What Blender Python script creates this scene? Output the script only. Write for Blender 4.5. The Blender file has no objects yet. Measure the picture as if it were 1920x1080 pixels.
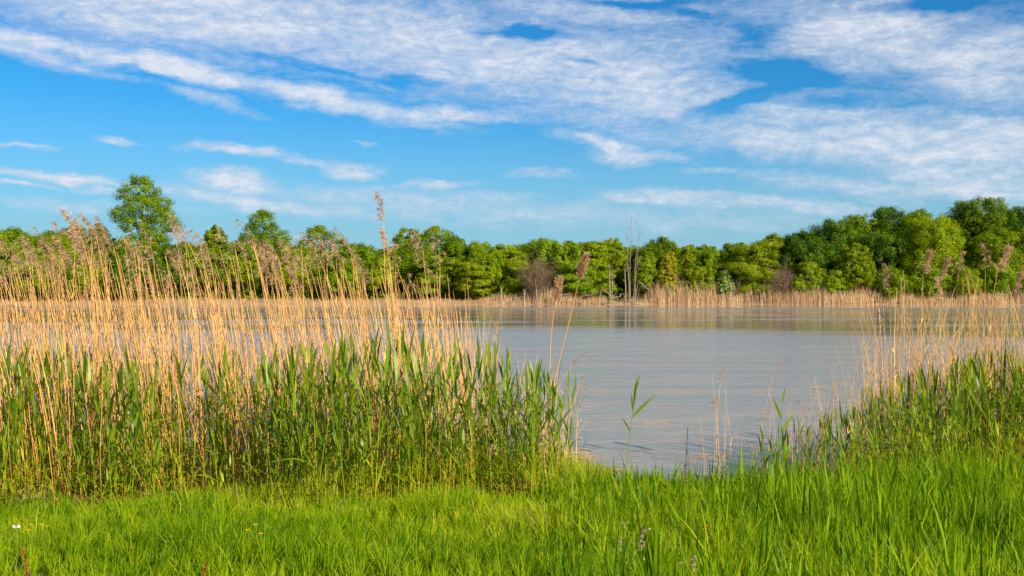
import bpy, math
import numpy as np
R = math.radians
rng = np.random.default_rng(11)
SC = bpy.context.scene
COL = SC.collection

# ------------------------------------------------------------------ camera
F, CX, HY, HC = 1867.0, 960.0, 545.0, 2.6      # focal (px of the 1920 photo), centre, horizon row, eye height
def at(px, py, Y):
    return np.array([(px-CX)/F*Y, Y, HC-(py-HY)/F*Y])
cam_d = bpy.data.cameras.new('camera'); cam = bpy.data.objects.new('camera', cam_d); COL.objects.link(cam)
cam.location = (0, 0, HC); cam.rotation_euler = (R(90)+math.atan(5/F), 0, 0)
cam_d.sensor_width = 36; cam_d.lens = 36*F/1920; cam_d.clip_end = 12000; cam_d.clip_start = .1
SC.camera = cam

# ------------------------------------------------------------------ light
SUN_EL, SUN_AZ = R(27), R(140)                  # azimuth from +Y towards +X: behind the camera, to the right
sd = np.array([math.sin(SUN_AZ)*math.cos(SUN_EL), math.cos(SUN_AZ)*math.cos(SUN_EL), math.sin(SUN_EL)])
ld = bpy.data.lights.new('sun', 'SUN'); ld.energy = 4.6; ld.angle = R(.5); ld.color = (1, .87, .66)
lo = bpy.data.objects.new('sun', ld); COL.objects.link(lo)
from mathutils import Vector
lo.rotation_euler = Vector(sd).to_track_quat('Z', 'Y').to_euler()
SC.view_settings.view_transform = 'Standard'; SC.view_settings.look = 'None'
SC.view_settings.gamma = 1; SC.view_settings.exposure = 0.68; SC.view_settings.use_curve_mapping = False

W = bpy.data.worlds.new('World'); SC.world = W; W.use_nodes = True
nt = W.node_tree; nt.nodes.clear()
class NT:
    def __init__(s, t): s.t = t
    def n(s, typ, **kw):
        x = s.t.nodes.new(typ)
        for k, v in kw.items(): setattr(x, k, v)
        return x
    def put(s, sock, v):
        if isinstance(v, bpy.types.NodeSocket): s.t.links.new(v, sock)
        elif v is not None: sock.default_value = v
    def m(s, op, a, b=None, c=None, clamp=False):
        x = s.n('ShaderNodeMath', operation=op, use_clamp=clamp)
        s.put(x.inputs[0], a); s.put(x.inputs[1], b)
        if c is not None: s.put(x.inputs[2], c)
        return x.outputs[0]
    def v(s, op, a, b=None, scale=None):
        x = s.n('ShaderNodeVectorMath', operation=op)
        s.put(x.inputs[0], a)
        if b is not None: s.put(x.inputs[1], b)
        if scale is not None: s.put(x.inputs['Scale'], scale)
        return x.outputs['Value'] if op in ('LENGTH', 'DOT_PRODUCT') else x.outputs[0]
    def noise(s, vec, scale, detail=4, rough=.5, dist=0, color=False):
        x = s.n('ShaderNodeTexNoise'); s.put(x.inputs['Vector'], vec)
        x.inputs['Scale'].default_value = scale; x.inputs['Detail'].default_value = detail
        x.inputs['Roughness'].default_value = rough; x.inputs['Distortion'].default_value = dist
        return x.outputs['Color'] if color else x.outputs['Fac']
    def rmp(s, v, a, b, c=0., d=1., smooth=False):
        x = s.n('ShaderNodeMapRange'); x.interpolation_type = 'SMOOTHSTEP' if smooth else 'LINEAR'
        s.put(x.inputs['Value'], v)
        for i, q in zip((1, 2, 3, 4), (a, b, c, d)): s.put(x.inputs[i], q)
        return x.outputs[0]
    def mix(s, f, a, b, mode='MIX'):
        x = s.n('ShaderNodeMix', data_type='RGBA', blend_type=mode)
        s.put(x.inputs['Factor'], f)
        for i, q in ((6, a), (7, b)):
            s.put(x.inputs[i], q if isinstance(q, bpy.types.NodeSocket) else (*q, 1))
        return x.outputs[2]
    def mapping(s, vec, loc=(0,0,0), rot=(0,0,0), sc=(1,1,1), typ='POINT'):
        x = s.n('ShaderNodeMapping', vector_type=typ); s.put(x.inputs[0], vec)
        x.inputs['Location'].default_value = loc; x.inputs['Rotation'].default_value = rot; x.inputs['Scale'].default_value = sc
        return x.outputs[0]
w = NT(nt)
sky = w.n('ShaderNodeTexSky', sky_type='NISHITA'); sky.sun_disc = False
sky.sun_elevation = SUN_EL; sky.sun_rotation = SUN_AZ; sky.air_density = 1.0; sky.dust_density = .3; sky.ozone_density = 2.5
hs = w.n('ShaderNodeHueSaturation'); hs.inputs['Saturation'].default_value = 1.28; hs.inputs['Hue'].default_value = .487
w.put(hs.inputs['Color'], sky.outputs[0])
skyc = w.mix(1., hs.outputs[0], (.15, .465, .67), 'MULTIPLY')
geo = w.n('ShaderNodeTexCoord').outputs['Generated']
dirv = w.v('NORMALIZE', geo)
sep = w.n('ShaderNodeSeparateXYZ'); w.put(sep.inputs[0], dirv)
dx, dy, dz = sep.outputs
az = w.m('ARCTAN2', dx, dy)
hl = w.m('SQRT', w.m('ADD', w.m('MULTIPLY', dx, dx), w.m('MULTIPLY', dy, dy)))
el = w.m('DIVIDE', dz, w.m('MAXIMUM', hl, .001))
comb = w.n('ShaderNodeCombineXYZ'); w.put(comb.inputs[0], az); w.put(comb.inputs[1], el)
ae = comb.outputs[0]
# cloud-layer coordinates (a flat layer overhead, seen in perspective)
zz = w.m('ADD', w.m('MAXIMUM', dz, 0.), .055)
pc = w.n('ShaderNodeCombineXYZ'); w.put(pc.inputs[0], w.m('DIVIDE', dx, zz)); w.put(pc.inputs[1], w.m('DIVIDE', dy, zz))
pl = pc.outputs[0]
n_big = w.noise(pl, 1.1, 5, .55)
n_fin = w.noise(w.mapping(ae, rot=(0, 0, R(9)), sc=(1, 4.2, 1)), 13.0, 8, .66, .9)
n_puf = w.noise(w.mapping(ae, rot=(0, 0, R(12)), sc=(1, 2.1, 1)), 60, 7, .68, .5)
n_str = w.noise(w.mapping(ae, rot=(0, 0, R(4)), sc=(1, 7, 1)), 9, 6, .6, .3)
wc = w.noise(w.mapping(ae, sc=(1, 2.2, 1)), 12, 5, .6, color=True)
wv = w.v('MULTIPLY', w.v('SUBTRACT', wc, (.5, .5, .5)), (.09, .035, 0))
aew = w.v('ADD', ae, wv)
def A(px, py):
    x = (px-CX)/F; return math.atan(x), (HY-py)/F/math.sqrt(1+x*x)
def blob(px, py, rx, ry, deg, s, soft=.15):
    a, e = A(px, py); k = 1/(1+((px-CX)/F)**2)
    x = w.mapping(aew, loc=(a, e, 0), rot=(0, 0, R(-deg)), sc=(rx/F*k, ry/F*math.sqrt(k), 1), typ='TEXTURE')
    ln = w.v('LENGTH', x)
    return w.rmp(ln, 1.25, soft, 0, s, True)
P = [(420,30,900,110,4,1.0),(860,90,620,120,9,.95),(1180,160,330,115,16,.95),
 (60,85,290,36,9,1.15),(330,132,300,30,10,1.15),(600,185,300,28,10,1.15),(820,214,210,20,3,1.05),
 (1130,268,130,26,14,1.0),(1190,292,110,18,2,.85),(390,190,100,15,12,.65),(1120,15,300,60,6,.8),
 (1620,60,330,105,8,1.0),(1850,120,230,120,8,.95),(1560,215,320,55,6,.85),(1480,265,270,45,8,.95),(1720,275,340,70,10,1.05),
 (1870,260,200,90,6,1.0),(1800,338,210,45,14,.95),(1905,350,150,30,6,.85),(1300,90,330,80,6,.6),(1400,200,160,30,-20,.5),
 (445,280,115,14,5,1.0),(660,315,85,20,4,.95),(590,300,100,9,4,.7),(430,340,115,25,5,1.1),(230,256,60,9,2,.8),(25,266,80,7,1,.7),
 (110,328,230,12,4,1.0),(30,340,80,7,3,.85),(480,376,330,20,6,.9),(200,355,90,9,9,.7),(760,374,400,30,3,.65),(820,343,80,13,-4,.95),
 (1250,365,180,18,3,.85),(1430,384,300,19,5,.75),(950,394,600,36,2,.55),(1480,330,200,20,6,.55),(1650,350,300,30,5,.65),(1330,318,70,11,0,.6),
 (1010,322,70,8,3,.45),(690,262,40,6,0,.45),(150,382,260,16,1,.5),(1330,420,360,22,2,.45)]
Ng = [(990,64,90,16,6,1.0),(1180,6,150,12,2,.8),(1470,135,130,30,8,.9),(1390,190,120,18,-14,.75),(1250,22,120,12,6,.6),(1100,120,60,8,12,.4),(1740,14,150,22,-4,.9),(170,115,280,12,10,.5),(1560,190,130,14,2,.5),(770,152,75,10,3,.5),
 (1420,60,60,40,10,.5),(1850,215,120,10,4,.4),(1230,230,60,10,10,.3),(560,125,260,8,8,.35)]
acc = None
for p in P:
    b = blob(*p); acc = b if acc is None else w.m('MAXIMUM', acc, b)
for p in Ng: acc = w.m('SUBTRACT', acc, blob(*p))
# the rest of the sky, outside the picture, gets the same broken layer
outside = w.m('MAXIMUM', w.rmp(el, .30, .42), w.rmp(w.m('ABSOLUTE', az), .55, .75))
gen = w.rmp(n_big, .42, .68, 0, .62)
mask = w.m('ADD', w.m('MULTIPLY', acc, w.m('SUBTRACT', 1., outside)), w.m('MULTIPLY', gen, outside))
tex = w.m('ADD', w.m('MULTIPLY', w.m('SUBTRACT', n_fin, .5), 1.25), w.m('MULTIPLY', w.m('SUBTRACT', n_puf, .5), 1.0))
tex = w.m('ADD', tex, w.m('MULTIPLY', w.m('SUBTRACT', n_str, .5), w.rmp(el, .06, .15, .9, .15)))
dens = w.m('ADD', mask, w.m('MULTIPLY', tex, w.rmp(mask, 0, .25, .12, 1.0)))
cov = w.rmp(dens, .02, 1.2, 0, .95)
thick = w.rmp(w.m('ADD', dens, w.m('MULTIPLY', w.m('SUBTRACT', n_puf, .5), .9)), .5, 1.25)
CK = 10.0
ccol = w.mix(thick, (.62*CK*.5, .72*CK*.5, .87*CK*.5), (.82*CK*.5, .87*CK*.5, .96*CK*.5))
hzn = w.mix(w.rmp(el, .0, .21, .85, .0, True), skyc, (.36*CK*.5, .60*CK*.5, .74*CK*.5))
final = w.mix(cov, hzn, ccol)
bg = w.n('ShaderNodeBackground'); w.put(bg.inputs[0], final); bg.inputs[1].default_value = .115
out = w.n('ShaderNodeOutputWorld'); nt.links.new(bg.outputs[0], out.inputs[0])
W.cycles.sampling_method = 'MANUAL'; W.cycles.sample_map_resolution = 512

# ------------------------------------------------------------------ materials
def newmat(name):
    m = bpy.data.materials.new(name); m.use_nodes = True; m.node_tree.nodes.clear(); return m, NT(m.node_tree)
def ramp(g, fac, cols):
    x = g.n('ShaderNodeValToRGB'); g.put(x.inputs[0], fac)
    e = x.color_ramp.elements
    e[0].position, e[0].color = cols[0][0], (*cols[0][1], 1)
    e[1].position, e[1].color = cols[-1][0], (*cols[-1][1], 1)
    for p, c in cols[1:-1]:
        q = e.new(p); q.color = (*c, 1)
    return x.outputs[0]
def leafmat(name, cols, trans=.35, tcol=(1.25, 1.25, .55), rough=.55, spec=.25, hue=.0, val=.0):
    """cols: ramp over the per-leaf 'tint'; hue/val: variation from plant to plant"""
    m, g = newmat(name)
    t = g.n('ShaderNodeAttribute', attribute_name='tint').outputs['Fac']
    c = ramp(g, t, cols)
    if hue or val:
        rnd = g.n('ShaderNodeObjectInfo').outputs['Random']
        h = g.n('ShaderNodeHueSaturation'); g.put(h.inputs['Hue'], g.rmp(rnd, 0, 1, .5-hue, .5+hue))
        g.put(h.inputs['Value'], g.rmp(g.m('FRACT', g.m('MULTIPLY', rnd, 7.31)), 0, 1, 1-val, 1+val)); g.put(h.inputs['Color'], c); c = h.outputs[0]
    b = g.n('ShaderNodeBsdfPrincipled'); g.put(b.inputs['Base Color'], c)
    b.inputs['Roughness'].default_value = rough; b.inputs['Specular IOR Level'].default_value = spec
    o = g.n('ShaderNodeOutputMaterial')
    if trans:
        tr = g.n('ShaderNodeBsdfTranslucent'); g.put(tr.inputs[0], g.mix(1., c, tcol, 'MULTIPLY'))
        ms = g.n('ShaderNodeMixShader'); ms.inputs[0].default_value = trans
        g.t.links.new(b.outputs[0], ms.inputs[1]); g.t.links.new(tr.outputs[0], ms.inputs[2]); g.t.links.new(ms.outputs[0], o.inputs[0])
    else: g.t.links.new(b.outputs[0], o.inputs[0])
    return m
M = {}
M['grass'] = leafmat('grass_blades', [(0,(.035,.10,.002)),(.35,(.15,.285,.002)),(.62,(.31,.44,.003)),(.82,(.50,.52,.010)),(.9,(.46,.38,.12)),(1,(.60,.42,.19))], .40, (1.3,1.3,.35), .6, .14)
M['reed_green'] = leafmat('green_reed_leaf', [(0,(.06,.125,.006)),(.4,(.18,.285,.008)),(.7,(.32,.41,.010)),(.85,(.42,.46,.015)),(1,(.56,.44,.03))], .45, (1.25,1.3,.5), .4, .35, .008, .15)
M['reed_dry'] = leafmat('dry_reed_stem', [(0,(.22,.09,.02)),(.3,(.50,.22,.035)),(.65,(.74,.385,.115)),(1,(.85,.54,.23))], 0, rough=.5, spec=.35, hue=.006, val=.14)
M['plume'] = leafmat('reed_plume', [(0,(.38,.22,.12)),(.5,(.62,.39,.22)),(1,(.80,.58,.37))], .4, (1.1,1,.85), .8, .1, .005, .12)
M['litter'] = leafmat('litter_straw', [(0,(.10,.065,.03)),(.5,(.36,.24,.11)),(1,(.62,.46,.26))], .15, (1,1,.8), .8, .1)
M['far_reed'] = leafmat('far_reeds', [(0,(.30,.18,.085)),(.5,(.62,.41,.22)),(1,(.84,.64,.40))], .2, (1,1,.8), .7, .15)
M['leaf_a'] = leafmat('foliage_fresh', [(0,(.08,.15,.003)),(.5,(.215,.32,.004)),(1,(.37,.45,.006))], .46, (1.3,1.3,.4), .6, .15, .012, .12)
M['leaf_b'] = leafmat('foliage_yellow_green', [(0,(.11,.18,.003)),(.5,(.24,.335,.004)),(1,(.40,.46,.008))], .46, (1.3,1.25,.4), .6, .15, .01, .1)
M['leaf_c'] = leafmat('foliage_deep', [(0,(.06,.12,.003)),(.5,(.17,.275,.004)),(1,(.30,.385,.006))], .44, (1.2,1.3,.4), .6, .15, .01, .1)
M['leaf_dark_shade'] = leafmat('foliage_dark_shaded', [(0,(.025,.07,.003)),(.5,(.075,.16,.004)),(1,(.18,.28,.006))], .33, (1.25,1.3,.4), .6, .15, .01, .1)  # darker greens; carry the painted-in shade at the tall wood's left end
M['leaf_y'] = leafmat('foliage_gold', [(0,(.16,.17,.005)),(.5,(.30,.30,.006)),(1,(.46,.37,.01))], .38, (1.2,1.1,.4), .6, .15)
M['blossom'] = leafmat('blossom_and_leaf', [(0,(.05,.12,.01)),(.80,(.16,.26,.005)),(.83,(.6,.6,.5)),(1,(.8,.8,.72))], .3, (1.1,1.1,.8), .6, .15)
M['twig'] = leafmat('bare_twigs', [(0,(.10,.065,.04)),(1,(.28,.19,.12))], 0, rough=.85, spec=.1)
M['yellow'] = leafmat('petal_yellow', [(0,(.75,.5,.01)),(1,(.9,.62,.02))], .3, (1,1,.6))
M['white'] = leafmat('petal_white', [(0,(.7,.66,.55)),(1,(.85,.82,.75))], .3, (1,1,.9))
M['dock'] = leafmat('dock_seed', [(0,(.16,.04,.015)),(1,(.42,.14,.05))], .2, (1,1,.8))
M['weedhead'] = leafmat('weed_seedhead', [(0,(.45,.28,.16)),(1,(.82,.72,.58))], .3, (1,1,.9))
M['weedstem'] = leafmat('weed_stem', [(0,(.16,.26,.02)),(1,(.36,.38,.05))], .2)
def bark(name, a, b, sc=6):
    m, g = newmat(name); tc = g.n('ShaderNodeTexCoord').outputs['Object']
    nz = g.noise(g.mapping(tc, sc=(1, 1, .25)), sc, 6, .65)
    p = g.n('ShaderNodeBsdfPrincipled'); g.put(p.inputs['Base Color'], g.mix(g.rmp(nz, .3, .7), a, b)); p.inputs['Roughness'].default_value = .9
    bm = g.n('ShaderNodeBump'); bm.inputs['Strength'].default_value = .6; bm.inputs['Distance'].default_value = .05; g.put(bm.inputs['Height'], nz)
    g.t.links.new(bm.outputs[0], p.inputs['Normal'])
    o = g.n('ShaderNodeOutputMaterial'); g.t.links.new(p.outputs[0], o.inputs[0]); return m
M['bark'] = bark('tree_bark', (.07,.045,.028), (.20,.14,.09))
M['deadwood'] = bark('bleached_wood', (.16,.115,.08), (.40,.31,.23))

def ground_mat():
    m, g = newmat('bank_ground'); tc = g.n('ShaderNodeTexCoord').outputs['Object']
    sp = g.n('ShaderNodeSeparateXYZ'); g.put(sp.inputs[0], tc)
    n1 = g.noise(tc, .5, 6, .6); n2 = g.noise(tc, 7, 6, .65)
    mud = g.mix(g.rmp(n2, .3, .7), (.13,.085,.05), (.25,.17,.10))
    grs = g.mix(g.rmp(n2, .3, .7), (.02,.035,.006), (.06,.075,.010))
    far = g.mix(g.rmp(n1, .35, .65), (.34,.21,.11), (.46,.31,.17))
    soil = g.mix(g.rmp(g.m('ADD', sp.outputs[2], g.m('MULTIPLY', g.m('SUBTRACT', n1, .5), .3)), .12, .42), mud, grs)
    isfar = g.rmp(sp.outputs[1], 90, 100)
    inland = g.rmp(g.m('ADD', sp.outputs[1], g.m('MULTIPLY', n1, 10)), 206, 216)
    c = g.mix(isfar, soil, g.mix(inland, far, (.05,.09,.015)))
    p = g.n('ShaderNodeBsdfPrincipled'); g.put(p.inputs['Base Color'], c); p.inputs['Roughness'].default_value = .9
    bm = g.n('ShaderNodeBump'); bm.inputs['Strength'].default_value = .7; bm.inputs['Distance'].default_value = .06; g.put(bm.inputs['Height'], n2)
    g.t.links.new(bm.outputs[0], p.inputs['Normal'])
    o = g.n('ShaderNodeOutputMaterial'); g.t.links.new(p.outputs[0], o.inputs[0]); return m
def water_mat():
    m, g = newmat('muddy_river_water'); tc = g.n('ShaderNodeTexCoord').outputs['Object']
    sp = g.n('ShaderNodeSeparateXYZ'); g.put(sp.inputs[0], tc); y = sp.outputs[1]
    ss = g.noise(g.mapping(tc, rot=(0, 0, R(3)), sc=(.17, .60, 1)), 1.0, 5, .6, 1.0)   # long silt streaks
    col = g.mix(g.rmp(ss, .42, .64), (.315,.33,.30), (.45,.365,.305))
    rip = g.noise(g.mapping(tc, rot=(0, 0, R(-8)), sc=(.55, 1.5, 1)), 4.2, 4, .6, .4)
    rip2 = g.noise(g.mapping(tc, rot=(0, 0, R(12)), sc=(.8, 1.6, 1)), 13, 3, .55, .2)
    swl = g.noise(g.mapping(tc, sc=(.3, 1, 1)), .9, 3, .5)
    h = g.m('ADD', g.m('ADD', rip, g.m('MULTIPLY', rip2, .30)), g.m('MULTIPLY', swl, 1.2))
    # wind-ruffled and calm bands lying across the river
    bands = g.noise(g.mapping(tc, sc=(.022, .10, 1)), 1.0, 4, .55, .4)
    yy = g.m('ADD', y, g.m('MULTIPLY', g.m('SUBTRACT', bands, .5), 70))
    pat = g.noise(g.mapping(tc, sc=(.045, .22, 1)), 1.0, 4, .6, .5)
    calm = g.m('MAXIMUM', g.rmp(y, 148, 153, smooth=True),
               g.m('MULTIPLY', g.m('MULTIPLY', g.rmp(g.m('ADD', yy, g.m('MULTIPLY', g.m('MAXIMUM', sp.outputs[0], 0.), .55)), 52, 84, smooth=True), g.rmp(y, 139, 133, smooth=True)), g.rmp(bands, .38, .50, .3, 1.)))
    calm = g.m('MAXIMUM', calm, g.m('MULTIPLY', g.rmp(pat, .56, .66, 0, .75), g.rmp(y, 22, 60)))
    bm = g.n('ShaderNodeBump'); bm.inputs['Distance'].default_value = .06
    g.put(bm.inputs['Strength'], g.rmp(calm, 0, 1, .65, .05)); g.put(bm.inputs['Height'], h)
    p = g.n('ShaderNodeBsdfPrincipled'); g.put(p.inputs['Base Color'], col)
    g.put(p.inputs['Roughness'], g.rmp(calm, 0, 1, .16, .03)); p.inputs['IOR'].default_value = 1.333
    g.t.links.new(bm.outputs[0], p.inputs['Normal'])
    o = g.n('ShaderNodeOutputMaterial'); g.t.links.new(p.outputs[0], o.inputs[0]); return m
M['ground'] = ground_mat(); M['water'] = water_mat()

# ------------------------------------------------------------------ mesh helpers
def nrm(a): return a/np.maximum(np.linalg.norm(a, axis=-1, keepdims=True), 1e-9)
class MB:
    def __init__(s): s.V, s.Q, s.T, s.n = [], [], [], 0
    def add(s, V, Q, T):
        V = V.reshape(-1, 3); T = np.broadcast_to(np.asarray(T, float).reshape(-1), (len(V),)) if np.size(T) in (1, len(V)) else T
        s.V.append(V); s.Q.append(Q.reshape(-1, 4)+s.n); s.T.append(T); s.n += len(V)
    def arrays(s): return np.concatenate(s.V), np.concatenate(s.Q), np.concatenate(s.T)
    def ribbons(s, Pt, Wd, T):
        """Pt (n,k,3) centre lines, Wd (n,k,3) half-width vectors, T (n,) or (n,k)"""
        n, k, _ = Pt.shape
        V = np.stack([Pt-Wd, Pt+Wd], 2)
        i = np.arange(n)[:, None]*k*2+np.arange(k-1)[None]*2
        Q = np.stack([i, i+1, i+3, i+2], -1)
        T = np.broadcast_to((T[:, None] if T.ndim == 1 else T)[:, :, None], (n, k, 2)).reshape(-1)
        s.add(V, Q, T)
    def tube(s, P, rad, sides=4, T=.5):
        P = np.asarray(P, float); k = len(P); rad = np.broadcast_to(rad, (k,))
        d = nrm(np.gradient(P, axis=0)); ref = np.where(np.abs(d[:, 2:3]) > .9, [[1., 0, 0]], [[0, 0, 1.]])
        if np.mean(np.abs(d[:, 2])) > .7: ref = np.tile([[1., 0, 0]], (k, 1))
        u = nrm(np.cross(d, ref)); v = np.cross(d, u)
        a = np.arange(sides)*2*np.pi/sides
        V = P[:, None]+rad[:, None, None]*(np.cos(a)[None, :, None]*u[:, None]+np.sin(a)[None, :, None]*v[:, None])
        i = np.arange(k-1)[:, None]*sides; j = np.arange(sides)[None]; j2 = (j+1) % sides
        Q = np.stack([i+j, i+j2, i+sides+j2, i+sides+j], -1)
        T = np.broadcast_to(np.asarray(T, float), (k,))
        s.add(V, Q, np.repeat(T, sides))
    def quads(s, C, U, Vv, T):
        """leaf-shaped quads: centre C, half axes U, V"""
        V = np.stack([C-U, C-Vv, C+U, C+Vv], 1); n = len(C)
        s.add(V, (np.arange(n)[:, None]*4+np.arange(4)), np.repeat(T, 4))
def mesh(name, arr, mat, smooth=False):
    V, Q, T = arr
    me = bpy.data.meshes.new(name)
    me.vertices.add(len(V)); me.vertices.foreach_set('co', np.ascontiguousarray(V, np.float32).ravel())
    me.loops.add(len(Q)*4); me.loops.foreach_set('vertex_index', np.ascontiguousarray(Q, np.int32).ravel())
    me.polygons.add(len(Q)); me.polygons.foreach_set('loop_start', np.arange(len(Q), dtype=np.int32)*4)
    if smooth: me.polygons.foreach_set('use_smooth', np.ones(len(Q), bool))
    a = me.attributes.new('tint', 'FLOAT', 'POINT'); a.data.foreach_set('value', np.ascontiguousarray(np.clip(T, 0, 1), np.float32))
    me.update(calc_edges=True); me.materials.append(mat); return me
def obj(name, me, parent=None, loc=(0, 0, 0)):
    o = bpy.data.objects.new(name, me); COL.objects.link(o); o.parent = parent; o.location = loc; return o
def tag(o, label=None, cat=None, group=None, kind=None):
    if label: o['label'] = label
    if cat: o['category'] = cat
    if group: o['group'] = group
    if kind: o['kind'] = kind
    return o
def sn(x, y, s, k=0):     # cheap smooth noise, -1..1
    return (np.sin(x*s+1.7*np.sin(y*s*.8+k)+k*2.1)+np.sin(y*s*1.3+1.3*np.sin(x*s*.9-k)+k)+np.sin((x+y)*s*.63+k*3.3))/3

# ------------------------------------------------------------------ setting: ground and water
def edge_y(x):            # where the near bank breaks down to the water
    xs = [-60, -9, -5.2, -4.5, -4.0, -3.2, -2.6, -2.0, -1.4, -.6, .1, .8, 1.6, 2.6, 3.4, 4.6, 7, 12, 60]
    ys = [9, 10.0, 10.5, 9.9, 9.8, 10.5, 10.0, 9.9, 10.5, 10.9, 10.5, 10.7, 10.0, 9.9, 10.2, 11.2, 11.6, 12, 12]
    return np.interp(x, xs, ys)
def ground_z(x, y):
    x = np.asarray(x, float); y = np.asarray(y, float)
    e = edge_y(x)
    topz = np.interp(x, [-9, -5, -2.5, 0, 1.5, 4, 8], [.36, .34, .38, .46, .57, .47, .42])
    near = .95+.03*sn(x, y, 1.3, 1)
    t = np.clip((y-4.5)/(e-4.5), 0, 1); pz = near+(topz-near)*t+.03*sn(x, y, 2.1, 2)
    run = np.interp(x, [-3, 1.0, 1.8, 3.2, 4.5], [3.6, 2.6, 1.0, 1.4, 2.6])
    q = np.clip((y-e)/run, 0, 1); q = q*q*(3-2*q)
    z = pz*(1-q)+(-.25)*q
    z = z-np.clip((y-e-run)/10, 0, 1)*1.2
    sh = 188+2.0*np.sin(x*.045)+.9*np.sin(x*.16+1)+.4*np.sin(x*.47)
    fz = np.clip((y-sh)*.16, -1.3, .75)+np.clip((y-sh-5)*.05, 0, .8)+np.clip((y-260)*.004, 0, 6)
    fz = fz+np.where(y > sh+.5, .10*sn(x, y, 1.1, 5)*np.clip(y-sh, 0, 2)/2, 0)
    fz = fz+np.clip((x-62)/40, 0, 1)*np.clip((y-198)/30, 0, 1)*1.5
    z = np.where(y > 100, np.maximum(z, fz), z)
    return z
def grid(name, xs, ys, zf, mat, smooth=True):
    X, Y = np.meshgrid(xs, ys); Z = zf(X, Y)
    V = np.stack([X, Y, Z], -1).reshape(-1, 3); nx, ny = len(xs), len(ys)
    i = np.arange(ny-1)[:, None]*nx+np.arange(nx-1)[None]
    Q = np.stack([i, i+1, i+nx+1, i+nx], -1).reshape(-1, 4)
    return obj(name, mesh(name, (V, Q, np.zeros(len(V))), mat, smooth))
xs = np.unique(np.concatenate([np.linspace(-14, 14, 141), np.linspace(-140, 140, 281), np.linspace(-3500, 3500, 41)]))
ys = np.unique(np.concatenate([np.linspace(-40, 3, 14), np.linspace(3, 17, 71), np.linspace(17, 180, 30), np.linspace(180, 215, 71), np.linspace(215, 300, 20), np.geomspace(300, 7000, 18)]))
tag(grid('ground', xs, ys, ground_z, M['ground']), 'muddy river bank and bed running under the grass and out beyond the far shore', 'ground', kind='structure')
wb = MB(); wx, wy0, wy1 = 3400, 9.0, 192
wb.add(np.array([[-wx, wy0, 0], [wx, wy0, 0], [wx, wy1+3, 0], [-wx, wy1+3, 0.]]), np.array([[0, 1, 2, 3]]), 0.)
tag(obj('water', mesh('water', wb.arrays(), M['water'])), 'wide muddy river with pale ripples and tan reflections', 'water', kind='structure')

# ------------------------------------------------------------------ trees of the far bank
def branch(mb, P, d, L, r, depth, spread=.6, up=.15, nk=5, kids=3, tint=.5, minr=.008, wob=.12):
    pts = [P]; d = nrm(d)
    for i in range(nk):
        d = nrm(d+rng.normal(0, wob, 3)+np.array([0, 0, up*.3])); pts.append(pts[-1]+d*L/nk)
    pts = np.array(pts); rad = np.linspace(r, max(r*.35, minr), nk+1)
    mb.tube(pts, rad, 5 if depth > 2 else 3, tint)
    if depth > 0:
        for k in range(kids):
            t = rng.uniform(.3, 1); i = min(int(t*nk), nk-1); q = pts[i]+(pts[i+1]-pts[i])*(t*nk-i)
            nd = nrm(d+rng.normal(0, spread, 3)+np.array([0, 0, up]))
            branch(mb, q, nd, L*rng.uniform(.45, .7), max(r*.5, minr), depth-1, spread, up, 4, kids, tint, minr, wob)
def crown_arrays(lobes, leaf=.22, dens=1.0, flat=.75, clump=.75, gap=0.):
    """lobes: list of (centre3, radii3). Clumps sit over each lobe's outside, leaves fill each clump."""
    mb = MB()
    for c, r in lobes:
        c = np.array(c); r = np.array(r); area = 4*np.pi*((r[0]*r[1])**1.6+(r[0]*r[2])**1.6+(r[1]*r[2])**1.6)**(1/1.6)/3**(1/1.6)
        n = max(6, int(area/(clump**2)*.85*dens))
        d = nrm(rng.normal(size=(n, 3))); d = d[d[:, 2] > -.75]; n = len(d)
        rr = rng.uniform(.70, 1.05, n)[:, None]
        lump = 1+.13*np.sin(d[:, :1]*5+c[0])*np.cos(d[:, 2:]*6+c[1])
        cc = c+d*r*rr*lump
        if gap: keep = rng.random(n) > gap; cc, d = cc[keep], d[keep]; n = len(d)
        cr = clump*rng.uniform(.55, 1.15, n)
        m = 54
        e = nrm(rng.normal(size=(n, m, 3))); q = rng.uniform(.35, 1, (n, m, 1))**.6
        Pn = cc[:, None]+e*q*cr[:, None, None]*np.array([1, 1, flat])
        nd = nrm(e*.8+d[:, None]*.75+np.array([0, 0, .3])+rng.normal(0, .32, (n, m, 3)))
        t1 = nrm(np.cross(nd, rng.normal(size=(n, m, 3)))); t2 = np.cross(nd, t1)
        sz = leaf*rng.uniform(.6, 1.25, (n, m, 1))
        ct = rng.uniform(.15, .85, n)[:, None]+rng.normal(0, .16, (n, m))
        mb.quads(Pn.reshape(-1, 3), (t1*sz).reshape(-1, 3), (t2*sz*.62).reshape(-1, 3), ct.reshape(-1))
    return mb.arrays()
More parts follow.
